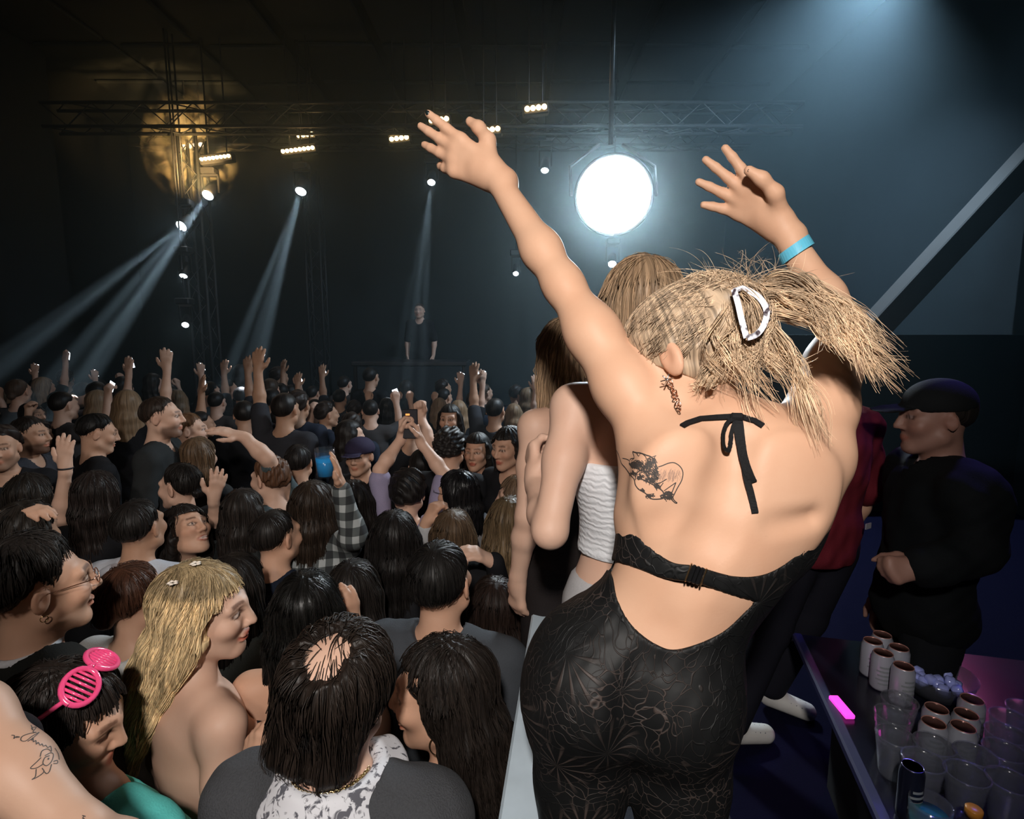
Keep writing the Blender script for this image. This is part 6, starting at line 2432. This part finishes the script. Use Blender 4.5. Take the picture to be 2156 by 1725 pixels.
S_.el(hq(cp_, 0, 0.135, 0.036), A(0.070, 0.065, 0.008), cp_['R'] @ rotx(-0.12), 0.01)
V, F = S_.mesh(0.008)
mesh_obj('cap', V, F, cloth((0.030, 0.024, 0.050)), cp_['root'])
person('person with grey top and short hair behind the blue drink', 630, 975, 3.85, yaw=5, male=True, tone=SK2, hair=SHORT((0.025, 0.02, 0.018)), top=dict(color=(0.11, 0.12, 0.125), sleeve=0.45), res=0.008, nstr=150, seed=81)
person('person in black punching a fist straight up, mid crowd', 890, 985, 3.72, yaw=0, male=True, tone=SK1, hair=SHORT(), top=dict(color=BLK, sleeve=0.3), res=0.007, seed=82,
       arms=('down', dict(el=(900, 925, 3.70), wr=(886, 880, 3.75), tip=(884, 850, 3.75), n=(0, -1, 0), pose='fist')))
person('person with dark hair by the left edge, forearm stretched out to the right', -95, 1080, 2.55, yaw=-30, tone=SK2, hair=LONG(DK, 0.3, spec=dict(sides=0)), top=dict(color=BLK), res=0.0065, nstr=200, seed=83,
       arms=('down', dict(el=(-70, 1170, 2.15), wr=(18, 1085, 2.10), tip=(62, 1076, 2.10), n=(0.1, 0.1, -1), pose='relax')))
person('person with wild dark wavy hair in the shadows above the blazer man', 62, 1128, 2.15, yaw=10, tone=SK3, hair=dict(style='mop', col=(0.026, 0.020, 0.016)), top=dict(color=BLK), res=0.007, nstr=300, seed=84)
person('dark-haired person standing right of the blue drink, back to us', 745, 1062, 2.95, yaw=8, tone=SK2, hair=WAVY((0.022, 0.017, 0.015), 0.25, spec=dict(sides=0)), top=dict(color=BLK), res=0.008, nstr=250, seed=85)
person('person in black with dark hair directly behind the blonde woman', 500, 1235, 2.10, yaw=-5, tone=SK2, hair=LONG(DK, 0.3, spec=dict(sides=0)), top=dict(color=(0.10, 0.12, 0.12)), res=0.008, nstr=200, seed=86)

# ------------------------------------------------------------------ the far crowd: a few figures repeated with their parts
TPL = []
tspec = [
    dict(male=True, hair=dict(style='short', col=DK), arms=('down', 'down')),
    dict(male=False, hair=LONG(DK, 0.25, spec=dict(sides=0)), arms=('down', 'down')),
    dict(male=True, hair=dict(style='mop', col=(0.03, 0.02, 0.016)), arms=('down', 'fwd')),
    dict(male=False, hair=dict(style='lowbun', col=BR), arms=('fwd', 'down')),
    dict(male=False, hair=LONG(LB, 0.22, spec=dict(sides=0)), arms=('down', 'up')),
    dict(male=True, hair=dict(style='short', col=DK), arms=('up', 'down')),
    dict(male=False, hair=WAVY(DK, 0.25, spec=dict(sides=0)), arms=('upbent', 'upbent')),
    dict(male=True, hair=dict(style='buzz', col=DK), arms=('down', 'upbent')),
]
TPLR = []
for i, t in enumerate(tspec):
    o = person('far', 600, 845, 6.0, yaw=0, tone=(SK2, SK1, SK3)[i % 3], top=dict(color=[(0.012, 0.012, 0.014), (0.03, 0.03, 0.035), (0.02, 0.025, 0.04), (0.05, 0.045, 0.045)][i % 4], sleeve=0.45), res=0.0105, lres=0.04, seed=200 + i, **t)
    TPL.append(o)
    TPLR.append(False)
names = ['short-haired person', 'long-haired person', 'tousle-haired person', 'person with pinned-up hair', 'light-haired person, hand up', 'short-haired person, arm up', 'long-haired person, both hands up', 'crop-haired person, hand up']
occ = [(ob.location.x, ob.location.y) for ob in COL.objects if ob.name.startswith('person') and ob.type == 'EMPTY' and ob.get('label') != 'far']
r_ = np.random.default_rng(77)
slots = []
for row in range(9):
    d_ = 3.9 + 0.46 * row
    w = 0.47
    x_ = -1.10 * d_ * 0.92 - 0.2
    while x_ < 0.16 + 0.10 * row:
        if x_ > X0 + 0.5:
            slots.append((x_ + r_.uniform(-0.10, 0.10), d_ + r_.uniform(-0.12, 0.12), row))
        x_ += w
far_n = 0
forced = [(268, 855, 4.6, 4), (508, 838, 6.6, 5), (815, 862, 6.2, 6), (868, 860, 6.6, 6), (925, 862, 6.3, 4), (572, 845, 5.7, 5), (205, 850, 5.4, 4), (1042, 868, 5.2, 5), (715, 842, 6.9, 5), (130, 855, 5.0, 7), (455, 850, 6.0, 7), (780, 868, 5.6, 7), (965, 870, 5.6, 4), (375, 845, 6.4, 4)]
for fx, fy, fd, fk in sorted(forced, key=lambda v: -P(v[0], v[1], v[2])[0]):
    w_ = P(fx, fy, fd)
    slots.append((w_[0], w_[1], 9, fk, w_[2]))
slots = slots[::-1][:len(forced)] + slots[:-len(forced)]
PH = 0
rowcnt = {}
ORD = 'first second third fourth fifth sixth seventh eighth ninth tenth eleventh twelfth thirteenth fourteenth fifteenth sixteenth seventeenth eighteenth nineteenth twentieth'.split()
for sl in slots:
    x_, y_, row = sl[:3]
    if any((x_ - a) ** 2 + (y_ - b) ** 2 < 0.38 ** 2 for a, b in occ):
        continue
    occ.append((x_, y_))
    k = int(r_.choice([0, 1, 2, 3, 0, 1, 2, 7, 4, 5, 6], p=[.14, .14, .12, .10, .08, .10, .06, .08, .07, .06, .05]))
    if len(sl) > 3:
        k = sl[3]
    if TPLR[k]:
        o = copy_tree(TPL[k]['root'])
    else:
        o = TPL[k]['root']
        TPLR[k] = True
    sc = (1.66 + r_.uniform(-0.16, 0.16)) / (TPL[k]['hh'] + 0.11)
    if len(sl) > 3:
        sc = (sl[4] + 0.11) / (TPL[k]['hh'] + 0.11)
    o.location = (x_, y_, 0)
    o.scale = (sc, sc, sc)
    o.rotation_euler = (0, 0, rad(r_.normal(0, 12)) if len(sl) > 3 else (rad(r_.normal(0, 28)) if r_.random() < 0.85 else rad(r_.uniform(-180, 180))))
    rowcnt[row] = rowcnt.get(row, 0) + 1
    rw_ = 'row at the stage' if row == 8 else 'among those lit by the beams' if row == 9 else ORD[8 - row] + ' row from the stage'
    tag(o, f'{names[k]}, {rw_}, {ORD[rowcnt[row] - 1]} from left', 'person', 'far crowd in dark clothes')
    if k in (4, 5, 7) and r_.random() < 0.85 and PH < 18:  # extra phones; their glow stands in for stage-lit glints on raised hands
        hx, hz_ = {4: (1, 0), 5: (0, 0), 7: (1, 0)}[k]
        wl = TPL[k]['wrs'][hx]
        lp_ = wl + A(0, 0.045, 0.105)
        th_ = o.rotation_euler[2]
        wp = A(x_, y_, 0) + rotz(th_) @ (lp_ * sc)
        PH += 1
        phone(wp, rotz(th_) @ A(0.1 * math.sin(k), -1, -0.1), (math.sin(PH * 1.7) * 0.6, 0, 1), f'glint-bright phone held by the person {rw_}, {ORD[rowcnt[row] - 1]} from left', (0.8, 0.9, 1.0), 4.0, size=(0.060, 0.100))
    far_n += 1
for k in range(8):
    if not TPLR[k]:
        for ch in list(TPL[k]['root'].children):
            bpy.data.objects.remove(ch, do_unlink=True)
        bpy.data.objects.remove(TPL[k]['root'], do_unlink=True)
# the performer on stage
dj = person('performer with shaved head on the stage, above the crowd', 883, 655, 9.3, yaw=175, male=True, tone=SK1, floor=STZ, hair=dict(style='buzz', col=BR), top=dict(color=BLK), res=0.012, lres=0.04, seed=90)
bo_ = empty('dj_desk', tuple(A(dj['rw'][0], dj['rw'][1] - 0.75, STZ)))
tag(bo_, 'black desk in front of the performer on the stage', 'desk')
mb = MB()
mb.box((0, 0, 0.95), (1.7, 0.7, 0.06), bev=0.01)
mb.build('desk_top', DARKM, bo_)
for sx in (-1, 1):
    mb = MB()
    mb.box((sx * 0.8, 0, 0.46), (0.06, 0.62, 0.92), bev=0.01)
    mb.build('side_panel', DARKM, bo_)
mb = MB()
mb.box((0, -0.32, 0.46), (1.54, 0.04, 0.90), bev=0.01)
mb.build('front_panel', BLACK, bo_)
